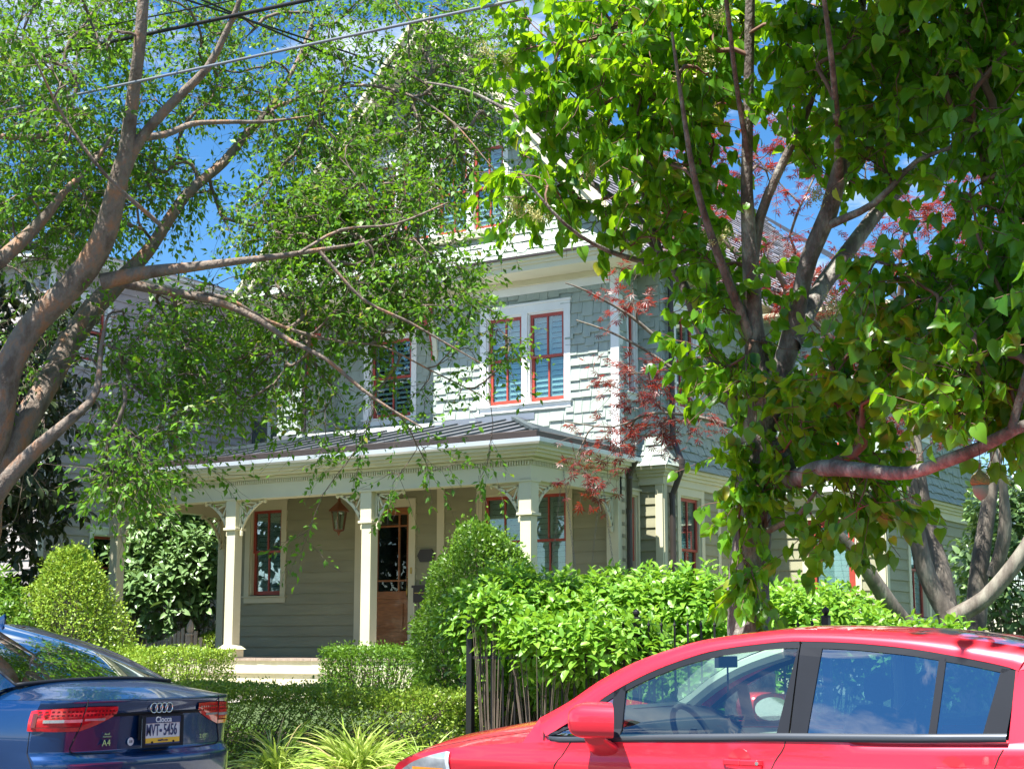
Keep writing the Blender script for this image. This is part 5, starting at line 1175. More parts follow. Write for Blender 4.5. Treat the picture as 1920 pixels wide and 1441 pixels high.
M['c_cream'] = pmat('pale_cabin_lining', (0.52, 0.54, 0.46), 0.8, var=0.05)
M['c_dark'] = pmat('charcoal_cabin_plastic', (0.035, 0.035, 0.04), 0.6, var=0.15)
M['c_seat'] = pmat('grey_seat_fabric', (0.10, 0.10, 0.105), 0.95, var=0.2, scale=60, bump=.3, bscale=200)
M['c_glass'] = glass_mat('car_glass', (0.66, 0.82, 0.77), 0.13, 0.0, 0.7)
M['c_glass_dk'] = glass_mat('tinted_car_glass', (0.28, 0.42, 0.48), 0.34, 0.0, 0.85)
M['screen'] = glass_mat('windscreen', (0.72, 0.86, 0.80), 0.07, 0.0, 0.6)
M['lamp_red'] = pmat('red_lamp_lens', (0.55, 0.008, 0.015), 0.12, var=0.25, scale=30, coat=1.0)
M['lamp_dark'] = pmat('dark_red_lamp_pattern', (0.14, 0.004, 0.01), 0.2, var=0.2, scale=40, coat=1.0)
M['lamp_clear'] = pmat('silver_lamp_lens', (0.55, 0.60, 0.64), 0.12, metal=0.6, var=0.15, scale=25, coat=1.0)
M['lamp_amber'] = pmat('amber_lamp_lens', (0.85, 0.28, 0.02), 0.15, var=0.15, scale=30, coat=1.0)
M['plate_white'] = pmat('plate_white', (0.62, 0.68, 0.74), 0.45, var=0.04)
M['plate_blue'] = pmat('plate_blue', (0.012, 0.03, 0.13), 0.4, var=0.05)
M['plate_yellow'] = pmat('plate_yellow', (0.75, 0.48, 0.03), 0.4, var=0.05)
M['mirror_glass'] = pmat('mirror', (0.8, 0.85, 0.85), 0.02, metal=1.0, var=0.0)

def interp(x, xp, fp):
    return float(np.interp(x, xp, fp))

class Car:
    """bodyshell built from an outline in plan (points from front centre round the left side to rear centre) and a height band"""
    def __init__(s, root, W): s.root = root; s.M = WM(root); s.W = W
    def w(s, p): return s.M @ Vector(p)
    def part(s, mb, name, mat, parent=None, **k):
        mb.v = [tuple(s.M @ Vector(q)) for q in mb.v]; return mb.build(name, mat, parent or s.root, **k)

def patch(mb, A, B, n, m, both=True, fn=None):
    """surface between two curves A(u), B(u); mirrored to the other side when both"""
    for sg in ((1, -1) if both else (1,)):
        P = []
        for j in range(m + 1):
            t = j / m; row = []
            for i in range(n + 1):
                u = i / n; a = Vector(A(u)); b = Vector(B(u)); q = a.lerp(b, t)
                if fn: q = Vector(fn(u, t, q))
                row.append((q.x, q.y * sg, q.z))
            P.append(row)
        if sg > 0: P = P[::-1]
        mb.grid(P)
    return mb
def curve(pts):
    """smooth curve through (x, y, z) points by chord length"""
    P = np.array(pts, float); d = np.r_[0, np.cumsum(np.linalg.norm(np.diff(P, axis=0), axis=1))]; d /= d[-1]
    E = np.vstack([2 * P[0] - P[1], P, 2 * P[-1] - P[-2]])
    def f(u):
        i = min(len(P) - 2, int(np.searchsorted(d, u, 'right') - 1)); i = max(0, i); t = (u - d[i]) / (d[i + 1] - d[i]); i += 1
        return tuple(.5 * (2 * E[i] + (E[i + 1] - E[i - 1]) * t + (2 * E[i - 1] - 5 * E[i] + 4 * E[i + 1] - E[i + 2]) * t * t + (3 * E[i] - E[i - 1] - 3 * E[i + 1] + E[i + 2]) * t ** 3))
    return f
def wheel(car, x, y, r, sg):
    c = MB(); c.lathe((x, y, r), [(r - .10, -.10), (r - .02, -.10), (r, -.07), (r, .07), (r - .02, .10), (r - .10, .10), (r - .10, -.10)], 32, 'Y', False); wh = car.part(c, 'wheel', 'tyre', smooth=True)
    c = MB(); yy = .085 * sg; c.lathe((x, y, r), [(r - .105, yy - .02), (r - .095, yy), (r - .13, yy - .01 * sg), (r - .14, yy - .05 * sg)], 32, 'Y')
    for k in range(5):
        a = 2 * PI * k / 5; c.bar((x, y + yy - .02 * sg, r), (x + (r - .12) * math.cos(a), y + yy - .02 * sg, r + (r - .12) * math.sin(a)), .05, .02, side=(0, 1, 0))
    c.lathe((x, y, r), [(.0, yy - .03), (.06, yy - .02), (.05, yy), (.0, yy)], 16, 'Y'); car.part(c, 'rim', 'alloy', wh)

# ================= red hatchback
RX, RY = -3.27, 7.75
red = thing('parked_car', (RX, RY, grade(RX)), 'bright red hatchback parked at the kerb on the right, driver side facing the camera', 'car', rz=PI)
rc = Car(red, .8475)
def r_halfw(x, z):                                 # half width of the side at height z
    b = interp(x, [-2.14, -2.0, -1.6, -1.0, 0, 1.0, 1.5, 1.8, 2.0, 2.14], [.62, .74, .80, .835, .8475, .838, .815, .775, .68, .45])
    if z <= .98:
        return b * (1 - .10 * max(0, (.42 - z) / .3) ** 1.5) + .016 * math.exp(-((z - .81) / .035) ** 2) - .018 * max(0.0, (z - .84) / .14) ** 1.3 - .028 * math.exp(-((z - .52) / .14) ** 2)
    return b - .018 - .030 - (z - .98) * .33 - .10 * max(0.0, z - 1.36)
BELT = [(-2.1, 1.02), (-1.4, 1.0), (-.93, .985), (-.32, .972), (.41, .945), (.86, .925), (1.2, .905), (1.5, .875), (1.75, .835), (1.95, .775), (2.06, .70), (2.14, .62)]
bz = lambda x: interp(x, [p[0] for p in BELT], [p[1] for p in BELT])
def r_side(x, z, off=0.0): return (x, r_halfw(x, z) + off, z)
body = MB()
# lower side from sill to belt
xs_ = np.concatenate([np.linspace(-2.12, -1.4, 10), np.linspace(-1.35, 1.35, 44), np.linspace(1.4, 2.13, 22)])
for sg in (1, -1):
    P = []
    for j in range(25):
        t = j / 24; row = []
        for x in xs_:
            z0 = .20; z = z0 + (bz(x) - z0) * t; row.append((x, sg * r_halfw(x, z), z))
        P.append(row)
    body.grid(P if sg < 0 else P[::-1])
# front and rear closing faces
for (x, sgx) in ((2.13, 1), (-2.12, -1)):
    P = []
    for j in range(13):
        t = j / 12; z = .20 + (bz(x) - .20) * t; hw = r_halfw(x, z)
        P.append([(x + sgx * (.10 * (1 - (v / 1.0) ** 2) * (1 - .5 * t)), v * hw, z) for v in np.linspace(-1, 1, 17)])
    body.grid(P if sgx > 0 else P[::-1])
# bonnet, crowned
hz = [(.95, 1.045), (1.10, 1.028), (1.37, .995), (1.72, .93), (1.92, .865), (2.03, .81), (2.13, .70)]
hzf = lambda x: interp(x, [p[0] for p in hz], [p[1] for p in hz])
P = []
for x in np.concatenate([np.linspace(.80, 1.9, 24), np.linspace(1.94, 2.13, 6)]):
    hw = r_halfw(x, bz(x)); zc = hzf(max(.95, x)); zs = bz(x); zc = max(zc, zs + .002)
    P.append([(x + (.10 * (1 - v * v) * max(0, (x - 1.95) / .18)), v * hw, zs + (zc - zs) * (1 - abs(v) ** 2.6)) for v in np.linspace(-1, 1, 33)])
body.grid(P[::-1])
# A pillar + roof rail band between the window opening and the roof edge
DT = [(.93, .952), (.76, 1.06), (.61, 1.165), (.42, 1.262), (.22, 1.335), (.03, 1.383), (-.27, 1.418), (-.43, 1.420), (-.64, 1.412), (-.90, 1.388), (-1.14, 1.350), (-1.33, 1.312), (-1.39, 1.292)]
RL = [(1.02, 1.035), (.86, 1.12), (.70, 1.225), (.52, 1.315), (.33, 1.380), (.12, 1.432), (-.24, 1.472), (-.43, 1.476), (-.66, 1.470), (-.92, 1.455), (-1.16, 1.430), (-1.36, 1.40), (-1.44, 1.388)]
dt = curve([(x, r_halfw(x, z) + .012, z) for x, z in DT]); rl = curve([(x, r_halfw(x, z) - .022, z) for x, z in RL])
patch(body, dt, rl, 48, 4, fn=lambda u, t, q: (q.x, q.y + .018 * math.sin(PI * t), q.z))
# shoulder strip between the belt and the window opening near the A pillar root
patch(body, lambda u: r_side(.80 + .28 * u, bz(.80 + .28 * u)), lambda u: tuple(Vector(dt(0)).lerp(Vector(rl(0)), u)), 6, 3)
# roof
def roofpt(u, v):
    a = Vector(rl(u)); c = .026
    return (a.x, v * a.y, a.z + c * (1 - abs(v) ** 2.4))
P = [[roofpt(.355 + .645 * i / 30, v) for v in np.linspace(-1, 1, 25)] for i in range(31)]
body.grid(P)
# C pillar, tailgate (behind the frame of the photo)
patch(body, lambda u: (-1.36 - .02 * u, r_halfw(-1.36, .985 + .31 * u) + .012, .985 + .307 * u), lambda u: (-2.02 + .38 * u, r_halfw(-1.9, 1.0 + .36 * u) - .03, 1.02 + .36 * u), 8, 6)
patch(body, lambda u: (-1.39 - .05 * u, r_halfw(-1.4, 1.30 + .09 * u) - .02 * u + .012, 1.293 + .095 * u), lambda u: (-1.66 - .02 * u, r_halfw(-1.6, 1.36) - .03 - .01 * u, 1.36 + .02 * u), 3, 3)
P = []
for j in range(9):
    t = j / 8; P.append([(-2.12 + .46 * t, v * (r_halfw(-1.9, 1.02 + .36 * t) - .03), 1.02 + .36 * t) for v in np.linspace(-1, 1, 11)])
body.grid(P)
P = [[(-1.44 - .24 * i / 4, v * (r_halfw(-1.5, 1.38) - .035), 1.388 - .01 * i / 4 + .04 * (1 - abs(v) ** 2.4)) for v in np.linspace(-1, 1, 13)] for i in range(5)]
body.grid(P)
rbody = rc.part(body, 'body', 'red', smooth=True)
# side windows: glass, black frames, belt strip
def side_poly(mb, pts, off, sg=1, th=.006):
    """flat-ish panel on the side surface from an (x, z) outline, fanned from its middle"""
    n = len(pts); 
    P0 = [Vector(r_side(x, z, off)) for x, z in pts]; 
    P0 = [Vector((p.x, p.y * sg, p.z)) for p in P0]; c = sum(P0, Vector()) / n
    mb.face(P0 if sg > 0 else P0[::-1])
def dlo(x):                                        # top of window opening at x
    return interp(-x, [-p[0] for p in DT], [p[1] for p in DT])
fg = [(.52, .962), (.53, 1.16), (.42, 1.225), (.22, 1.300), (.03, 1.350), (-.17, 1.380), (-.372, 1.392), (-.30, .990)]
rg = [(-.445, .990), (-.482, 1.392), (-.64, 1.388), (-.90, 1.364), (-1.045, 1.343), (-1.015, .998)]
qg = [(-1.045, .998), (-1.072, 1.338), (-1.22, 1.313), (-1.325, 1.292), (-1.245, 1.002)]
tg = [(.885, .958), (.76, 1.038), (.585, 1.155), (.575, .960)]
for sg in (1, -1):
    for pts, nm, mt in ((fg, 'front_door_pane', 'c_glass'), (rg, 'rear_door_pane', 'c_glass_dk'), (qg, 'quarter_pane', 'c_glass_dk'), (tg, 'corner_pane', 'c_glass_dk')):
        g = MB()
        xs2 = np.linspace(min(p[0] for p in pts), max(p[0] for p in pts), 14)
        # fill the outline with a grid by scanning in z between lower and upper edges along slanted columns
        lo, hi = pts[0], None
        bot = [p for p in pts if p[1] < 1.01]; top = [p for p in pts if p[1] >= 1.01]
        if nm == 'corner_pane': bot = [pts[0], pts[3]]; top = [pts[0], pts[1], pts[2]]
        bot = sorted(bot, key=lambda p: p[0]); top = sorted(top, key=lambda p: p[0])
        if nm == 'front_door_pane': top = top
        P = []
        for j in range(9):
            t = j / 8; row = []
            for i in range(15):
                u = i / 14; xb = bot[0][0] + (bot[-1][0] - bot[0][0]) * u; zb = interp(xb, [p[0] for p in bot], [p[1] for p in bot])
                xt = top[0][0] + (top[-1][0] - top[0][0]) * u; zt = interp(xt, [p[0] for p in top], [p[1] for p in top])
                x = xb + (xt - xb) * t; z = zb + (zt - zb) * t; row.append((x, sg * (r_halfw(x, z) + .004), z))
            P.append(row)
        g.grid(P if sg < 0 else P[::-1]); rc.part(g, nm, mt, smooth=True)
    # black frame = opening minus panes, as strips proud of the glass
    f = MB()
    def strip(a, b, n=14, off=.010):
        P = [[], []]
        for i in range(n + 1):
            u = i / n
            for k, cv in enumerate((a, b)):
                x, z = (np.interp(u, np.linspace(0, 1, len(cv)), [p[0] for p in cv]), np.interp(u, np.linspace(0, 1, len(cv)), [p[1] for p in cv]))
                P[k].append((x, sg * (r_halfw(x, z) + off), z))
        # outer face plus inner lip
        f.grid(P if sg < 0 else P[::-1]); Q = [P[1], [(p[0], p[1] - sg * .02, p[2]) for p in P[1]]]; f.grid(Q if sg < 0 else Q[::-1])
        Q = [[(p[0], p[1] - sg * .02, p[2]) for p in P[0]], P[0]]; f.grid(Q if sg < 0 else Q[::-1])
    DTs = lambda a, b: [(x, dlo(x)) for x in np.linspace(a, b, 12)]
    strip(DTs(.93, .55), [(.89, .958)] + [(x, dlo(x) - .030) for x in np.linspace(.86, .575, 11)])
    strip(DTs(.555, -.368), [(x, dlo(x) - .030) for x in np.linspace(.53, -.368, 12)])
    strip(DTs(-.376, -1.36), [(x, dlo(x) - .030) for x in np.linspace(-.40, -1.33, 12)])
    strip([(.58, .955), (.592, 1.178)], [(.515, .955), (.528, 1.212)], 6)
    strip([(-.298, .985), (-.366, 1.40)], [(-.358, .985), (-.372, 1.41)], 8)
    strip([(-.367, .985), (-.378, 1.41)], [(-.448, .985), (-.486, 1.40)], 8)
    strip([(-1.012, .992), (-1.042, 1.352)], [(-1.046, .992), (-1.074, 1.346)], 8)
    strip([(-1.243, .996), (-1.318, 1.302)], [(-1.345, .996), (-1.392, 1.292)], 8)
    rc.part(f, 'window_frame', 'c_black')
    b_ = MB(); P = [[], [], []]
    for x in np.linspace(.915, -1.36, 40):
        z = bz(min(x, .86)) + (.02 if x < .88 else .03)
        for k, (dz, o_) in enumerate(((-.016, .004), (.004, .018), (.022, .006))): P[k].append((x, sg * (r_halfw(x, .975) + o_ - (.012 if k == 2 else 0)), z + dz - .012))
    b_.grid(P if sg < 0 else P[::-1]); rc.part(b_, 'belt_strip', 'c_trimgrey', smooth=True)
    # panel gaps
    s = MB()
    for pts in ([(.79, .928), (.835, .86), (.88, .79), (.90, .6), (.85, .36), (.78, .28)], [(-.355, .965), (-.345, .93), (-.29, .83), (-.27, .6), (-.27, .30)], [(-1.36, .985), (-1.325, .93), (-1.29, .85), (-1.15, .62), (-1.0, .45), (-.95, .30)], [(.78, .30), (-.94, .30)],
                [(.98, 1.02), (.955, .975), (.95, .93)]):
        cv = curve([(x, 0, z) for x, z in pts]) if len(pts) > 2 else (lambda u: (pts[0][0] + (pts[1][0] - pts[0][0]) * u, 0, .3))
        s.tube([(cv(i / 24)[0], sg * (r_halfw(cv(i / 24)[0], cv(i / 24)[2]) - .0005), cv(i / 24)[2]) for i in range(25)], .0035, 5)
    rc.part(s, 'panel_gap', 'c_seam')
    # bonnet shut line
    s = MB(); s.tube([(x, sg * (r_halfw(x, bz(x)) * v), bz(x) + (max(hzf(max(.95, x)), bz(x)) - bz(x)) * (1 - v ** 2.6) - .001) for x, v in zip(np.linspace(1.10, 1.93, 16), np.linspace(.80, .955, 16))], .0035, 5); rc.part(s, 'bonnet_gap', 'c_seam')
    # door handles
    for hx in (-.15, -1.15):
        d = MB(); zc = .865; yb = r_halfw(hx, zc)
        d.lathe((hx + .02, sg * (yb - .004), zc + .005), [(.0, -.002), (.055, -.002), (.058, .003), (.0, .004)], 20, 'Y'); rc.part(d, 'handle_recess', 'lamp_dark' if False else 'red', smooth=False)
        d = MB(); pts = [(hx - .10, yb + .008), (hx - .085, yb + .034), (hx + .0, yb + .040), (hx + .085, yb + .034), (hx + .10, yb + .006)]
        for (a, b) in zip(pts[:-1], pts[1:]): d.hexa([(a[0], sg * (a[1] - .008), zc - .016), (b[0], sg * (b[1] - .008), zc - .016), (b[0], sg * (b[1] + .006), zc - .012), (a[0], sg * (a[1] + .006), zc - .012), (a[0], sg * (a[1] - .008), zc + .016), (b[0], sg * (b[1] - .008), zc + .016), (b[0], sg * (b[1] + .006), zc + .012), (a[0], sg * (a[1] + .006), zc + .012)])
        h_ = rc.part(d, 'door_handle', 'red', bevel=.004)
        if hx > -.5: d = MB(); d.lathe((hx - .085, sg * (yb + .041), zc), [(.0, -.004), (.009, -.004), (.009, .002), (.0, .002)], 12, 'Y'); rc.part(d, 'lock', 'chrome', h_)
    # headlamp, wraps round the corner
    hl = MB(); P = []
    for j in range(9):
        t = j / 8; row = []
        for i in range(13):
            u = i / 12; x = 1.55 + .54 * u; zt = .855 - .10 * u - .10 * u * u; zb = .62; z = zb + (min(zt, bz(x) - .006) - zb) * t; row.append((x, sg * (r_halfw(x, z) + .006), z))
        P.append(row)
    hl.grid(P if sg < 0 else P[::-1]); L_ = rc.part(hl, 'headlight', 'lamp_clear', smooth=True)
    am = MB(); P = [[(x, sg * (r_halfw(x, z) + .009), z) for x in np.linspace(1.58, 1.80, 8)] for z in np.linspace(.66, .765, 5)]; am.grid(P if sg < 0 else P[::-1]); rc.part(am, 'indicator', 'lamp_amber', L_, smooth=True)
    am = MB(); P = [[(x, sg * (r_halfw(x, z) + .009), z) for x in (1.532, 1.556)] for z in np.linspace(.63, .852, 9)]; am.grid(P if sg < 0 else P[::-1]); rc.part(am, 'lamp_edge', 'plate_white', L_, smooth=True)
    for wx in (1.27, -1.33):
        a_ = MB(); P = [[(wx + rr * math.cos(q), sg * (r_halfw(wx, .62) + .003), .31 + rr * math.sin(q)) for q in np.linspace(-.35, PI + .35, 20)] for rr in (.0, .355)]
        a_.grid(P if sg > 0 else P[::-1]); rc.part(a_, 'wheel_arch', 'c_seam'); wheel(rc, wx, sg * .752, .31, sg)
# door mirrors
for sg in (1, -1):
    m_ = MB(); P = []
    for j in range(13):
        t = j / 12; row = []
        for i in range(21):
            a = 2 * PI * i / 20; sx = abs(math.cos(a)) ** .55 * math.copysign(1, math.cos(a)); sz = abs(math.sin(a)) ** .6 * math.copysign(1, math.sin(a))
            rr = (1 - (1 - t) ** 2.6) ** .5
            row.append((.570 + .125 * (1 - t) ** .8, sg * (.975 + .120 * sx * rr), 1.040 + (.080 * sz + .012 * (1 if sz > 0 else 0) * (1 - abs(sx))) * rr))
        P.append(row)
    ang = lambda y: -.62 * (abs(y) - .975)
    P.append([(.525 + ang(q[1]) * .5, q[1] * .999, q[2]) for q in P[-1]])
    P.append([(.475 + ang(q[1]), sg * .975 + (q[1] - sg * .975) * .96, 1.035 + (q[2] - 1.035) * .96) for q in P[-1]])
    m_.grid(P); mr = rc.part(m_, 'door_mirror', 'red', smooth=True)
    g = MB(); g.face([(.479 - .62 * .105 * math.cos(a) * sg, sg * .975 + .105 * math.cos(a), 1.035 + .068 * math.sin(a)) for a in np.linspace(0, 2 * PI, 24, endpoint=False)]); rc.part(g, 'mirror_glass', 'mirror_glass', mr)
    f = MB(); P = []
    for j in range(9):
        t = j / 8; yc = .83 + .10 * t; zc = .905 + .055 * t; ra = .085 - .03 * t; rz_ = .055 - .025 * t
        P.append([(.60 + ra * math.cos(a), sg * (yc + .02 * math.sin(a)), zc - .01 + rz_ * math.sin(a)) for a in np.linspace(0, 2 * PI, 17)])
    f.grid(P); f.face(P[-1][:-1]); rc.part(f, 'mirror_foot', 'red', mr, smooth=True)
# windscreen and rear glass
s = MB(); P = []
for j in range(13):
    t = j / 12; e = Vector(rl(.0 + .355 * t)); row = []
    for v in np.linspace(-1, 1, 21): row.append((e.x + .10 * (1 - t) * (1 - v * v) + .03 * (1 - v * v) * t, v * (e.y - .004), e.z + (.012 + .03 * t) * (1 - v * v) - .004))
    P.append(row)
s.grid(P); rc.part(s, 'windscreen', 'screen', smooth=True)
s = MB(); P = [[(-2.09 + .42 * t - .006, v * (r_halfw(-1.9, 1.05 + .3 * t) - .12), 1.06 + .30 * t + .01) for v in np.linspace(-1, 1, 9)] for t in (0, .5, 1)]; s.grid(P); rc.part(s, 'rear_window', 'c_glass_dk', smooth=True)
# cabin
c = MB(); c.cbox(-1.95, .95, -.74, .74, .25, .50); c.cbox(.72, 1.0, -.70, .70, .50, .93); rc.part(c, 'cabin_floor', 'c_dark')
c = MB(); P = []                                   # dashboard with instrument hood
for x, zt in ((1.0, 1.06), (.90, 1.072), (.76, 1.045), (.62, .975), (.55, .91), (.56, .70)):
    P.append([(x, y, zt + (.050 * math.exp(-((y - .36) / .17) ** 2) if .52 < x < .86 else 0)) for y in np.linspace(-.74, .74, 31)])
c.grid(P); rc.part(c, 'dashboard', 'c_dark', smooth=True)
c = MB(); P = []
for x, zt in ((1.0, 1.066), (.93, 1.077), (.84, 1.066)): P.append([(x, y, zt) for y in np.linspace(-.72, .72, 9)])
c.grid(P); rc.part(c, 'dashboard_top', 'c_trimgrey')
c = MB(); cx, cy, cz, tr_ = .33, .36, .93, .185; a_ = math.radians(28)
ring = [(cx + tr_ * math.sin(a) * math.sin(a_), cy + tr_ * math.cos(a), cz + tr_ * math.sin(a) * math.cos(a_)) for a in np.linspace(0, 2 * PI, 33)]
c.tube(ring, .015, 8, False)
for a in (0, PI, -PI / 2): c.bar((cx, cy, cz), (cx + tr_ * math.sin(a) * math.sin(a_), cy + tr_ * math.cos(a), cz + tr_ * math.sin(a) * math.cos(a_)), .045, .015)
c.lathe((cx + .005, cy, cz), [(.0, -.02), (.055, -.02), (.06, .01), (.0, .02)], 14, 'X'); c.tube([(cx, cy, cz), (.62, cy, .86)], .035, 8); rc.part(c, 'steering_wheel', 'c_dark', smooth=True)
for y in (.36, -.36):                              # seats
    c = MB(); P = []
    for (x, z, hw) in ((.10, .52, .24), (-.32, .50, .25), (-.42, .60, .25), (-.50, .85, .24), (-.56, 1.06, .20), (-.60, 1.12, .12)):
        P.append([(x + .05 * (1 - abs(v) ** 3), y + v * hw, z) for v in np.linspace(-1, 1, 9)])
    for (x, z, hw) in ((-.68, 1.10, .12), (-.66, 1.04, .20), (-.62, .80, .24), (-.52, .50, .25), (-.42, .40, .25)): P.append([(x - .0, y + v * hw, z) for v in np.linspace(-1, 1, 9)])
    c.grid(P); st = rc.part(c, 'seat', 'c_seat', smooth=True)
    c = MB(); P = []
    for j in range(7):
        t = -1 + 2 * j / 6; q = math.sqrt(max(0, 1 - t ** 4)); P.append([(-.64 + .055 * math.cos(a) * q, y + .125 * math.sin(a) * (q ** .5), 1.20 + .075 * t) for a in np.linspace(0, 2 * PI, 17)])
    c.grid(P); c.tube([(-.64, y - .05, 1.05), (-.64, y - .05, 1.15)], .007, 5); c.tube([(-.64, y + .05, 1.05), (-.64, y + .05, 1.15)], .007, 5); rc.part(c, 'headrest', 'c_seat', st, smooth=True)
c = MB(); P = []
for (x, z) in ((-.95, .55), (-1.35, .52), (-1.48, .80), (-1.55, 1.04), (-1.60, 1.05), (-1.60, .5)): P.append([(x, v, z) for v in np.linspace(-.66, .66, 7)])
c.grid(P); rs_ = rc.part(c, 'rear_bench', 'c_seat', smooth=True)
for y in (.38, -.38):
    c = MB(); P = []
    for j in range(7):
        t = -1 + 2 * j / 6; q = math.sqrt(max(0, 1 - t ** 4)); P.append([(-1.56 + .05 * math.cos(a) * q, y + .13 * math.sin(a) * (q ** .5), 1.12 + .07 * t) for a in np.linspace(0, 2 * PI, 15)])
    c.grid(P); rc.part(c, 'headrest', 'c_seat', rs_, smooth=True)
# pale pillars and headliner
c = MB()
for sg in (1, -1):
    pts = [Vector(rl(u)) for u in np.linspace(.02, .36, 12)]
    c.tube([(p.x - .01, sg * (p.y - .055), p.z - .045) for p in pts], .046, 8)
    pts = [Vector(rl(u)) for u in np.linspace(.36, .98, 10)]; c.tube([(p.x, sg * (p.y - .06), p.z - .03) for p in pts], .03, 8)
    c.tube([(-.36, sg * .71, .95), (-.40, sg * .66, 1.15), (-.41, sg * .60, 1.38)], .032, 8)
    c.face([(.90, sg * .735, .5), (-1.4, sg * .735, .5), (-1.4, sg * .735, .965), (.90, sg * .735, .93)])
rc.part(c, 'cabin_pillars', 'c_cream', smooth=False)
c = MB(); P = [[(Vector(rl(.36 + .62 * i / 12)).x, v * (Vector(rl(.36 + .62 * i / 12)).y - .03), Vector(rl(.36 + .62 * i / 12)).z - .02 + .03 * (1 - v * v)) for v in np.linspace(-1, 1, 9)] for i in range(13)]
c.grid(P[::-1]); rc.part(c, 'headliner', 'c_cream', smooth=True)
c = MB(); c.cbox(.305, .33, -.12, .12, 1.285, 1.345); c.tube([(.33, 0, 1.33), (.40, 0, 1.39)], .01, 6); c.tube([(.31, .0, 1.29), (.31, .0, 1.16)], .006, 5); rc.part(c, 'rear_view_mirror', 'c_dark', bevel=.01)
s = MB(); P = [[(1.0 + .02 * k - .05, y, 1.03 + .005 * k) for y in np.linspace(-.7, .7, 9)] for k in range(5)]; s.grid(P); rc.part(s, 'cowl', 'c_black')

# ================= blue saloon, seen from behind
ZS = 1.05
AY = 7.36; AREAR = -7.31
blue = thing('parked_car', (AREAR - 2.35, AY, grade(-8.0) - .05), 'dark blue saloon parked at the kerb on the left, its number plate facing the camera', 'car', rz=PI)
bc = Car(blue, .913)
def b_halfw(x, z):
    b = interp(x, [-2.36, -2.34, -2.28, -2.18, -2.0, -1.6, -1.0, 0, 1.0, 1.6, 2.0, 2.25, 2.35], [.45, .56, .70, .80, .862, .895, .908, .913, .90, .87, .80, .62, .40])
    if z <= .95 * ZS:
        return b * (1 - .09 * max(0, (.40 - z) / .3) ** 1.5) - .028 * max(0.0, (z - .80) / .2) ** 1.4 - .02 * math.exp(-((z - .55) / .14) ** 2)
    return b - .045 - (z - .95 * ZS) * .42 - .15 * max(0.0, z - 1.32)
BB = [(-2.36, 1.03), (-2.30, 1.03), (-2.15, 1.03), (-1.9, 1.028), (-1.5, 1.03), (-1.0, 1.00), (0, .975), (.9, .955), (1.5, .91), (2.0, .82), (2.35, .66)]
bb = lambda x: interp(x, [p[0] for p in BB], [p[1] for p in BB])
def rear_x(y, z):
    """the rear skin: x as a function of y and height"""
    v = min(1, abs(y) / .80)
    x = -2.335 - .012 * math.exp(-((z - 1.02) / .03) ** 2) + .030 * max(0, (1.0 - z) / .2) ** .6 * (1 if z > .78 else 1) - .0
    if z < .715: x -= .050 * min(1, (.715 - z) / .05)
    if z < .45: x += .08 * (.45 - z) / .25
    return x + .11 * v ** 2.4 + .42 * max(0, abs(y) - .74) ** 1.0 * 1.0 + 1.6 * max(0, abs(y) - .80) ** 1.3
body = MB()
ys_ = np.linspace(-.865, .865, 61)
P = []
zl = list(np.linspace(.20, .655, 13)) + [.67, .685, .70, .715, .73] + list(np.linspace(.76, .99, 12)) + [1.005, 1.015, 1.024, 1.03]
def rear_pt(y, z, off=0.0):
    x = rear_x(y, z); k = .962 - .028 * max(0.0, (z - .80) / .2) ** 1.4 - .05 * max(0, (.40 - z) / .2)
    return (x - off, y * k, z)
for z in zl: P.append([rear_pt(y, z) for y in ys_])
body.grid(P)
xr = rear_x(.865, .6)
for sg in (1, -1):
    P = []
    xs2 = np.concatenate([np.linspace(-1.98, -1.0, 14), np.linspace(-.9, 2.3, 40)])
    for z_i, z in enumerate(zl):
        t = z_i / (len(zl) - 1); row = [tuple(Vector(rear_pt(.865 * sg, z)))]
        for x in xs2:
            zz = .20 + (bb(x) - .20) * (z - .20) / (1.03 - .20); 
            hw = b_halfw(x, zz)
            if x < -1.6: hw = hw + (abs(row[0][1]) - .0 - b_halfw(-2.0, zz)) * max(0, (-1.6 - x) / .38) * .6
            row.append((x, sg * hw, zz))
        P.append(row)
    body.grid(P if sg > 0 else P[::-1])
P = [[(2.3 + .08 * (1 - v * v), v * b_halfw(2.3, .2 + .48 * t), .2 + (bb(2.3) - .2) * t) for v in np.linspace(-1, 1, 13)] for t in np.linspace(0, 1, 8)]; body.grid(P[::-1])
# boot lid deck from the lip to the rear window
BASEX = -1.72; BZ = 1.14; ROOFX = -.80; RZ = 1.47
def edge_y(x): return b_halfw(x, .99) - .03
P = []
for i in range(20):
    t = i / 19; row = []
    for y in np.linspace(-1, 1, 33):
        yl = .845 * y; a = Vector(rear_pt(yl, 1.03)); xb = BASEX - .06 * (1 - y * y) ; b_ = Vector((xb, y * edge_y(BASEX), bb(BASEX) + (BZ - bb(BASEX)) * (1 - abs(y) ** 3.2)))
        q = a.lerp(b_, t); zc = 1.03 + .020 * math.sin(PI * min(1, t * 1.0)) * (1 - abs(y) ** 4); q.z = q.z + .018 * math.sin(PI * t) * (1 - y ** 4); row.append(tuple(q))
    P.append(row)
body.grid(P)
# bonnet
P = []
for x in np.linspace(.95, 2.3, 20):
    hw = b_halfw(x, bb(x)); zc = interp(x, [.95, 1.5, 2.0, 2.3], [1.08, 1.01, .90, .74]); P.append([(x, v * hw, bb(x) + (zc - bb(x)) * (1 - abs(v) ** 2.6)) for v in np.linspace(-1, 1, 17)])
body.grid(P[::-1])
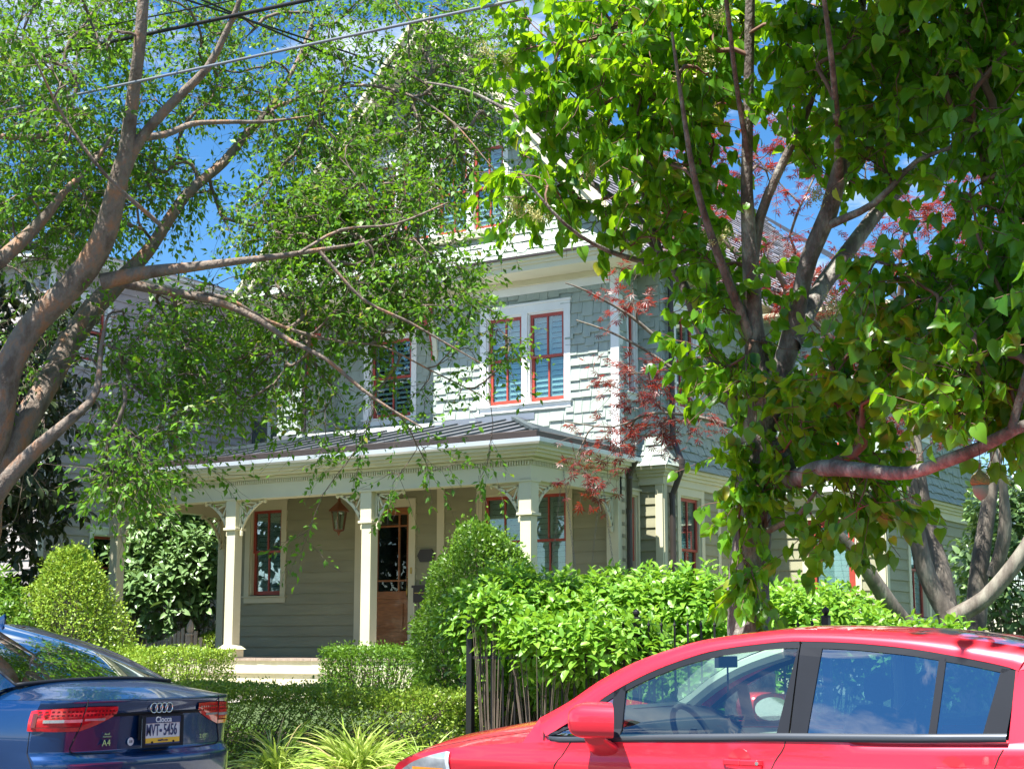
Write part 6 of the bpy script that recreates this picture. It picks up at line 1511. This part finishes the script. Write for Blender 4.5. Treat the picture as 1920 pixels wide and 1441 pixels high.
# roof
def broof(x, v):
    zc = interp(x, [-1.0, -.80, -.5, 0, .2, .35], [1.445, 1.47, 1.51, 1.53, 1.525, 1.50]); hw = interp(x, [-.9, -.4, .3], [.555, .60, .60]); return (x, v * hw, zc - .062 * abs(v) ** 2.4)
P = [[broof(x, v) for v in np.linspace(-1, 1, 25)] for x in np.linspace(ROOFX, .35, 24)]; body.grid(P[::-1])
# C pillars: from the roof rail down to the shoulder
def cp_in(u):                                      # edge beside the rear window, roof -> deck corner
    return tuple(Vector((ROOFX, .545, RZ - .055)).lerp(Vector((BASEX - .02, .66, BZ - .035)), u) + Vector((0, 0, .035 * math.sin(PI * u))))
def cp_out(u):                                     # window line / shoulder
    a = Vector((-.60, .655, 1.37)); b_ = Vector((-1.18, .80, 1.065)); c_ = Vector((-1.72, .83, 1.035))
    return tuple((1 - u) ** 2 * a + 2 * u * (1 - u) * b_ + u * u * c_)
patch(body, cp_in, cp_out, 20, 6, fn=lambda u, t, q: (q.x, q.y + .03 * math.sin(PI * t), q.z + .012 * math.sin(PI * t)))
patch(body, lambda u: (BASEX - .02, .66 + .17 * u, BZ - .035 - .045 * u), lambda u: (BASEX, edge_y(BASEX) * (.74 + .26 * u), bb(BASEX) + (BZ - bb(BASEX)) * (1 - (.74 + .26 * u) ** 3.2)), 5, 1)
def railc(u): return tuple(Vector((-.60, .655, 1.37)).lerp(Vector((.95, .70, 1.08)), u) + Vector((0, 0, .11 * math.sin(PI * min(1, u * 1.0)) ** .8)))
def rooft(u): x = -.80 + 1.15 * min(1, u / .62); q = Vector(broof(x, 1)); return tuple(q if u < .62 else q.lerp(Vector((1.02, .66, 1.09)), (u - .62) / .38))
patch(body, railc, rooft, 24, 3)
patch(body, lambda u: (BASEX + .0 + 2.67 * u, b_halfw(BASEX + 2.67 * u, bb(BASEX + 2.67 * u)) , bb(BASEX + 2.67 * u)), lambda u: (BASEX + 2.67 * u, b_halfw(BASEX + 2.67 * u, bb(0)) - .05, bb(BASEX + 2.67 * u) + .03), 20, 2)
bbody = bc.part(body, 'body', 'blue', smooth=True)
# side glass, windscreen, rear window
for sg in (1, -1):
    g = MB(); P = []
    for j in range(5):
        t = j / 4; P.append([tuple(Vector((-1.28 + 2.1 * u, sg * (b_halfw(-1.2 + 2.1 * u, 1.0) - .05), 1.035 - .0 * u)).lerp(Vector((railc(u * .92 + .0)[0], sg * (railc(u * .92)[1] - .01), railc(u * .92)[2] - .01)), t)) for u in np.linspace(0, 1, 14)])
    g.grid(P if sg < 0 else P[::-1]); bc.part(g, 'side_window', 'c_glass_dk', smooth=True)
g = MB(); P = []
for j in range(14):
    t = j / 13; a = Vector(cp_in(t))
    P.append([(a.x - .075 * (1 - v * v) * (.4 + .6 * t), v * (a.y - .012), a.z + .006 + (.05 * (1 - t) + .030) * (1 - v * v)) for v in np.linspace(-1, 1, 25)])
g.grid(P[::-1]); bc.part(g, 'rear_window', 'c_glass_dk', smooth=True)
g = MB()
for sg in (1, -1): g.tube([(Vector(cp_in(u)).x - .0, sg * (Vector(cp_in(u)).y - .006), Vector(cp_in(u)).z + .004) for u in np.linspace(0, 1, 16)], .009, 6)
a = Vector(cp_in(1)); g.tube([(a.x - .075 * (1 - v * v) - .005, v * a.y, a.z + .008 + .03 * (1 - v * v)) for v in np.linspace(-1, 1, 21)], .016, 6)
bc.part(g, 'window_seal', 'c_black', smooth=True)
g = MB(); P = []
for j in range(8):
    t = j / 7; P.append([(.35 + .68 * t + .10 * (1 - v * v) * t, v * (.60 + .08 * t), 1.415 - .34 * t + .065 * (1 - v * v)) for v in np.linspace(-1, 1, 13)])
g.grid(P[::-1]); bc.part(g, 'windscreen', 'screen', smooth=True)
# cabin
c = MB(); c.cbox(-1.9, 1.0, -.72, .72, .3, .5); c.cbox(-1.75, -1.30, -.66, .66, 1.00, 1.045); c.cbox(.8, 1.1, -.7, .7, .5, 1.0); bc.part(c, 'cabin_floor', 'c_dark')
for (x, y) in ((-1.22, .36), (-1.22, -.36), (-.15, .36), (-.15, -.36)):
    c = MB(); P = []
    for (xx, z, hw) in ((.45, .52, .24), (.05, .50, .25), (-.02, .85, .24), (-.06, 1.06, .20), (-.14, 1.07, .18), (-.12, .6, .24)): P.append([(x + xx, y + v * hw, z) for v in np.linspace(-1, 1, 7)])
    c.grid(P); st = bc.part(c, 'seat', 'c_seat', smooth=True)
    c = MB(); P = []
    for j in range(7):
        t = -1 + 2 * j / 6; q = math.sqrt(max(0, 1 - t ** 4)); P.append([(x - .10 + .05 * math.cos(a_) * q, y + .13 * math.sin(a_) * (q ** .5), (1.16 if x > -1 else 1.13) + .075 * t) for a_ in np.linspace(0, 2 * PI, 15)])
    c.grid(P); bc.part(c, 'headrest', 'c_seat', st, smooth=True)
# aerial
c = MB(); P = []
for j in range(8):
    t = j / 7; P.append([(-.62 - .20 * t + .0, .022 * (1 - t * .6) * math.cos(a_), 1.487 + .050 * t ** 2.6 * (math.sin(a_) > 0) + .018 * max(0, math.sin(a_)) + .0) for a_ in np.linspace(0, PI, 9)])
c.grid(P); c.hexa([(-.60, -.012, 1.485), (-.60, .012, 1.485), (-.80, .014, 1.465), (-.80, -.014, 1.465), (-.70, -.006, 1.52), (-.70, .006, 1.52), (-.815, .006, 1.57), (-.815, -.006, 1.57)])
bc.part(c, 'roof_aerial', 'blue', smooth=False)
# tail lamps: lens on the rear skin wrapping round the corner
def skin(a, z, off):                               # a: distance from the centre line measured round the corner (car's left positive)
    sg = 1 if a > 0 else -1; a = abs(a)
    if a <= .865:
        p = Vector(rear_pt(a, z)); q = Vector(rear_pt(a + .005, z)) if a < .86 else Vector(rear_pt(a, z)); d = (Vector(rear_pt(min(.865, a + .01), z)) - Vector(rear_pt(max(0, a - .01), z))); n = Vector((-d.y, d.x, 0)).normalized()
        p = p + n * off
    else:
        e = Vector(rear_pt(.865, z)); d = (a - .865); p = Vector((e.x + d * 1.0, e.y + d * .10 + off * .9, z)); p.x -= off * .3
    return (p.x, p.y * sg, p.z)
LTOP = [(.36, .985), (.50, .988), (.62, .987), (.76, .982), (.86, .975), (.92, .965), (.985, .945)]
LBOT = [(.36, .945), (.42, .915), (.52, .875), (.62, .845), (.76, .845), (.92, .852), (.985, .870)]
for sg in (1, -1):
    g = MB(); P = []
    for j in range(9):
        t = j / 8; row = []
        for i in range(31):
            a = .375 + .525 * i / 30; zt = interp(a, [p[0] for p in LTOP], [p[1] for p in LTOP]); zb = interp(a, [p[0] for p in LBOT], [p[1] for p in LBOT]); row.append(skin(sg * a, zb + (zt - zb) * t, .010 * math.sin(PI * (.1 + .8 * t)) + .004))
        P.append(row)
    g.grid(P if sg > 0 else P[::-1]); L_ = bc.part(g, 'tail_light', 'lamp_red', smooth=True)
    g = MB()
    def lens(a0, a1, z0, z1, off, n=10): P = [[skin(sg * a, z, off) for a in np.linspace(a0, a1, n)] for z in (z0, z1)]; g.grid(P if sg > 0 else P[::-1])
    lens(.62, .83, .898, .916, .017); lens(.46, .605, .905, .918, .017, 6); bc.part(g, 'reversing_lamp', 'lamp_clear', L_)
    g = MB()
    for k in range(18):
        a = .40 + .026 * k
        if abs(a - .615) < .012: continue
        lens(a, a + .013, .956, .967, .0165, 2); lens(a, a + .013, .934, .945, .0165, 2)
    lens(.855, .875, .872, .955, .0165, 3); lens(.62, .86, .868, .874, .0165, 6)
    bc.part(g, 'lamp_pattern', 'lamp_dark', L_)
    s = MB(); s.tube([skin(sg * a, z, .001 if z > 1.01 or z < .84 else .012) for a, z in ((.615, 1.03), (.612, 1.03), (.612, .99), (.617, .94), (.622, .88), (.635, .83), (.655, .78), (.67, .745), (.665, .725), (.63, .712), (.4, .705), (0, .705))], .004, 5); bc.part(s, 'boot_gap', 'c_seam')
    s = MB(); s.tube([skin(sg * a, z, .001) for a, z in ((.88, .845), (.88, .72), (.885, .65), (.86, .60))], .0035, 5); bc.part(s, 'bumper_gap', 'c_seam')
    for wx in (1.42, -1.39):
        a_ = MB(); P = [[(wx + rr * math.cos(q), sg * (b_halfw(wx, .62) + .003), .33 + rr * math.sin(q)) for q in np.linspace(-.35, PI + .35, 20)] for rr in (.0, .375)]
        a_.grid(P if sg > 0 else P[::-1]); bc.part(a_, 'wheel_arch', 'c_seam'); wheel(bc, wx, sg * .812, .33, sg)
# dark crease over the plate recess
s = MB(); P = [[skin(a, z, o_) for a in np.linspace(-.40, .40, 25)] for z, o_ in ((.925, .003), (.937, .014), (.946, .003))]; s.grid([r[::-1] for r in P]); bc.part(s, 'plate_lip', 'c_seam')
s = MB(); s.cbox(-2.34, -2.331, -.19, .19, .775, .93); bc.part(s, 'plate_recess', 'c_seam')
# plate, dealer frame and badges (text is flat lettering on the boot)
def text(s_, size, mat, parent, y, z, x, bold=0.0, wide=1.0, name='lettering', ext=.0012):
    c_ = bpy.data.curves.new(name, 'FONT'); c_.body = s_; c_.size = size; c_.align_x = 'CENTER'; c_.align_y = 'CENTER'; c_.extrude = ext; c_.offset = bold
    o_ = bpy.data.objects.new('tmp', c_); COL.objects.link(o_); dg = bpy.context.evaluated_depsgraph_get(); me = bpy.data.meshes.new_from_object(o_.evaluated_get(dg)); COL.objects.unlink(o_); bpy.data.objects.remove(o_)
    # text x axis -> car's right (-y), text y -> up, facing backwards (-x)
    q = MB(); q.v = [(x - v.co.z, y - v.co.x * wide, z + v.co.y) for v in me.vertices]; q.f = [tuple(p.vertices) for p in me.polygons]
    return bc.part(q, name, mat, parent)
PXX = -2.352; PZ = .828
q = MB(); q.cbox(PXX, PXX + .012, -.168, .168, PZ - .098, PZ + .078); plate = bc.part(q, 'number_plate', 'plate_white')
q = MB(); q.cbox(PXX - .008, PXX - .0005, -.178, -.153, PZ - .100, PZ + .092); q.cbox(PXX - .008, PXX - .0005, .153, .178, PZ - .100, PZ + .092); q.cbox(PXX - .008, PXX - .0005, -.153, .153, PZ - .100, PZ - .084); q.cbox(PXX - .008, PXX - .0005, -.153, .153, PZ + .086, PZ + .092)
bc.part(q, 'plate_frame', 'c_black', plate)
q = MB(); q.cbox(PXX - .006, PXX - .001, -.153, .153, PZ + .046, PZ + .0855); bc.part(q, 'plate_band', 'plate_blue', plate)
q = MB(); q.cbox(PXX - .0045, PXX - .001, -.148, .148, PZ - .074, PZ - .044); bc.part(q, 'plate_yellow_band', 'plate_yellow', plate)
q = MB(); q.cbox(PXX - .006, PXX - .001, -.153, .153, PZ - .084, PZ - .0745); bc.part(q, 'plate_band', 'plate_blue', plate)
text('Ciocca', .048, 'plate_white', plate, 0.0, PZ + .067, PXX - .008, .0012, 1.05)
text('MVT', .100, 'plate_blue', plate, .087, PZ + .001, PXX - .003, .0012, .58)
text('5456', .100, 'plate_blue', plate, -.066, PZ + .001, PXX - .003, .0012, .60)
q = MB(); q.lathe((PXX - .003, .018, PZ), [(.0, -.002), (.010, -.002), (.010, .001), (.0, .001)], 14, 'X'); bc.part(q, 'plate_dot', 'plate_blue', plate)
text('visitPA.com', .020, 'plate_blue', plate, 0, PZ - .059, PXX - .006, 0, .9)
q = MB()
for y in (.093, -.093): q.lathe((PXX - .006, y, PZ - .070), [(.0, -.003), (.007, -.003), (.007, .002), (.0, .002)], 10, 'X')
bc.part(q, 'plate_screw', 'c_seam', plate)
q = MB(); xe = rear_x(0, .965) - .012
for k in range(4):
    y = .066 - .044 * k; ring = [(xe, y + .030 * math.cos(a), .968 + .030 * math.sin(a)) for a in np.linspace(0, 2 * PI, 29)]; q.tube(ring, .0042, 6, False)
bc.part(q, 'ring_emblem', 'chrome', smooth=True)
bx = rear_x(.40, .80) - .006
text('Audi', .020, 'chrome', bbody, .41, .822, bx - .004, 0, 1.2); text('Allentown', .014, 'chrome', bbody, .41, .806, bx - .004, 0, 1.2)
text('A4', .052, 'chrome', bbody, .415, .768, bx - .004, .0008, 1.15)
text('2.0T', .034, 'chrome', bbody, -.43, .772, bx - .004, .0008, 1.15); text('quattro', .014, 'chrome', bbody, -.43, .752, bx - .004, 0, 1.2)
q = MB(); q.lathe((rear_x(.225, .77) - .008, .225, .768), [(.0, -.002), (.025, -.002), (.025, .002), (.0, .002)], 24, 'X'); st_ = bc.part(q, 'round_sticker', 'plate_white')
text('LBI', .022, 'c_trimgrey', st_, .225, .768, rear_x(.225, .77) - .0108, 0, .9)
q = MB()
for z0, z1 in ((.42, .46),): q.grid([[skin(a, z, .012) for a in np.linspace(-.8, .8, 21)][::-1] for z in (z0, z1)])
bc.part(q, 'bumper_trim', 'c_black')
# ------------------------------------------------------------------ iron fence on the front boundary
def iron_fence(name, label, x0, x1, y, base_z, h, post_xs, seed):
    root = thing(name, ((x0 + x1) / 2, y, base_z), label, 'fence')
    p = MB(); p.cbox(x0, x1, y - .012, y + .012, base_z + h - .30, base_z + h - .275); p.build('rail', 'iron', root)
    p = MB(); p.cbox(x0, x1, y - .012, y + .012, base_z + .12, base_z + .145); p.build('rail', 'iron', root)
    x = x0 + .10; n = 0; hh = h
    while x < x1 and n < 98:
        q = MB(); q.tube([(x, y, base_z + .05), (x, y, base_z + hh - .04)], .0085, 6); q.lathe((x, y, base_z + hh - .04), [(.0085, 0), (.016, .012), (.006, .03), (.0, .075)], 6)
        q.build('bar', 'iron', root); x += .115; n += 1
    for px_ in post_xs:
        q = MB(); q.cbox(px_ - .027, px_ + .027, y - .027, y + .027, base_z - .1, base_z + h + .02); q.lathe((px_, y, base_z + h + .02), [(.04, 0), (.04, .012), (.015, .02), (.03, .045), (.03, .06), (.0, .085)], 8)
        q.build('post', 'iron', root)
    return root
fx0 = at(882, 1300, Y=11.25).x
iron_fence('iron_fence', 'black iron picket fence running behind the red bonnet, shrubs growing through it', fx0, fx0 + 3.2, 11.25, yard(fx0, 11.25), 1.33, (fx0, fx0 + 1.6, fx0 + 3.2), 1)
# arched iron finial panel just above the bonnet
gx = at(1202, 1230, Y=11.25).x; gz = yard(gx, 11.25)
ga = thing('iron_gate_arch', (gx, 11.22, gz), 'small arched iron top with a finial showing beside the red windscreen pillar', 'gate')
q = MB(); q.tube([(gx - .13 * math.cos(a), 11.22, gz + 1.06 + .12 * math.sin(a)) for a in np.linspace(0, PI, 15)], .011, 6); q.tube([(gx - .13, 11.22, gz), (gx - .13, 11.22, gz + 1.06)], .011, 6); q.tube([(gx + .13, 11.22, gz), (gx + .13, 11.22, gz + 1.06)], .011, 6); q.build('arch', 'iron', ga)
q = MB(); q.lathe((gx, 11.22, gz + .94), [(.006, -.9), (.006, 0), (.022, .02), (.008, .05), (.028, .08), (.008, .11), (.0, .17)], 8); q.build('finial', 'steel', ga, smooth=True)

# ------------------------------------------------------------------ picket fence beside the porch
pf_ = thing('picket_fence', (at(300, 1210, Y=19.0).x, 19.0, .64), 'weathered grey picket fence with a swooping top left of the porch steps', 'fence')
xa = at(232, 1200, Y=19.0).x; xb = at(343, 1200, Y=19.0).x; n_ = 16
for i in range(n_):
    t = i / (n_ - 1); x = xa + (xb - xa) * t; top = 1.36 + .05 * (1 - t) ** 2 + .30 * t ** 2.6
    q = MB(); q.hexa([(x - .032, 18.985, .68), (x + .032, 18.985, .68), (x + .032, 19.005, .68), (x - .032, 19.005, .68), (x - .032, 18.985, top), (x + .032, 18.985, top + .02), (x + .032, 19.005, top + .02), (x - .032, 19.005, top)]); q.build('picket', 'picket', pf_)
q = MB(); q.cbox(xa - .05, xb + .6, 19.006, 19.04, .85, .92); q.build('rail', 'picket', pf_)
q = MB(); q.cbox(xa - .05, xb + .6, 19.006, 19.04, 1.22, 1.29); q.build('rail', 'picket', pf_)
px_ = at(356, 1200, Y=19.0).x
q = MB(); q.cbox(px_ - .055, px_ + .055, 18.95, 19.06, .6, 1.55); q.lathe((px_, 19.005, 1.55), [(.085, 0), (.085, .03), (.05, .045), (.06, .07), (.066, .12), (.05, .18), (.02, .24), (.0, .26)], 10); q.build('post', 'picket', pf_)
for i in range(3):
    x = px_ + .13 + i * .11; top = 1.62 - .1 * i
    q = MB(); q.cbox(x - .032, x + .032, 18.985, 19.005, .68, top); q.build('picket', 'picket', pf_)

# ------------------------------------------------------------------ acorn ornament hanging from the lilac tree's low limb
ac = at(1838, 905, v=8.15); acz = ac.z
an = thing('acorn_ornament', (ac.x, ac.y, acz), 'hanging acorn ornament with a mossy cap under the low limb on the right', 'ornament')
k = .0028 * 1.0
q = MB(); q.lathe(ac, [(.0, .045 + .03), (.010, .042 + .025), (.020, .055), (.040, .040), (.050, .018), (.051, .0), (.044, -.012), (.0, -.012)], 20); q.tube([ac + Vector((0, 0, .07)), ac + Vector((.004, 0, .105))], .006, 6); q.build('acorn_cap', 'acorn_cap', an, smooth=True)
q = MB(); q.lathe(ac, [(.0, -.010), (.040, -.012), (.041, -.035), (.034, -.062), (.018, -.082), (.004, -.09), (.0, -.096)], 20); q.build('acorn_body', 'acorn_nut', an, smooth=True)
q = MB(); q.tube([ac + Vector((.004, 0, .10)), ac + Vector((.0, .0, .22))], .002, 5); q.build('hanging_wire', 'iron', an)

# ------------------------------------------------------------------ overhead lines
def line(name, label, a, b, r, mat='iron', ext0=0.0, ext1=0.0, sag=.0, grp='overhead lines above the street'):
    a = Vector(a); b = Vector(b); d = b - a; a2 = a - d * ext0; b2 = b + d * ext1; pts = []
    for i in range(41):
        t = i / 40; p = a2.lerp(b2, t); p.z -= sag * 4 * t * (1 - t); pts.append(p)
    return tag(MB().tube(pts, r, 8).build(name, mat, smooth=True), label, 'cable', grp)
line('power_line', 'thick black cable highest in the photo, crossing its top left edge', at(380, 42, Y=9.0), at(560, 4, Y=9.0), .017, ext0=6, ext1=8)
line('power_line', 'thin black line just beneath the thick black cable at top left', at(290, 30, Y=9.1), at(440, 0, Y=9.1), .007, ext0=6, ext1=8)
M['cable_grey'] = pmat('grey_cable_sheath', (0.16, 0.18, 0.21), 0.4, var=0.1)
line('power_line', 'grey cable passing in front of the gable from lower left to the top middle', at(290, 146, Y=8.4), at(970, 0, Y=8.4), .0115, 'cable_grey', ext0=2.5, ext1=2)
line('service_wire', 'thin wire sloping down right over the left crown, upper of the two', at(350, 0, v=12.6), at(1000, 212, v=19.5), .010, ext0=.8, ext1=.12)
line('service_wire', 'thin wire sloping down right towards the gable, lower of the two', at(430, 22, v=12.6), at(960, 250, v=19.8), .010, ext0=.8, ext1=.10)
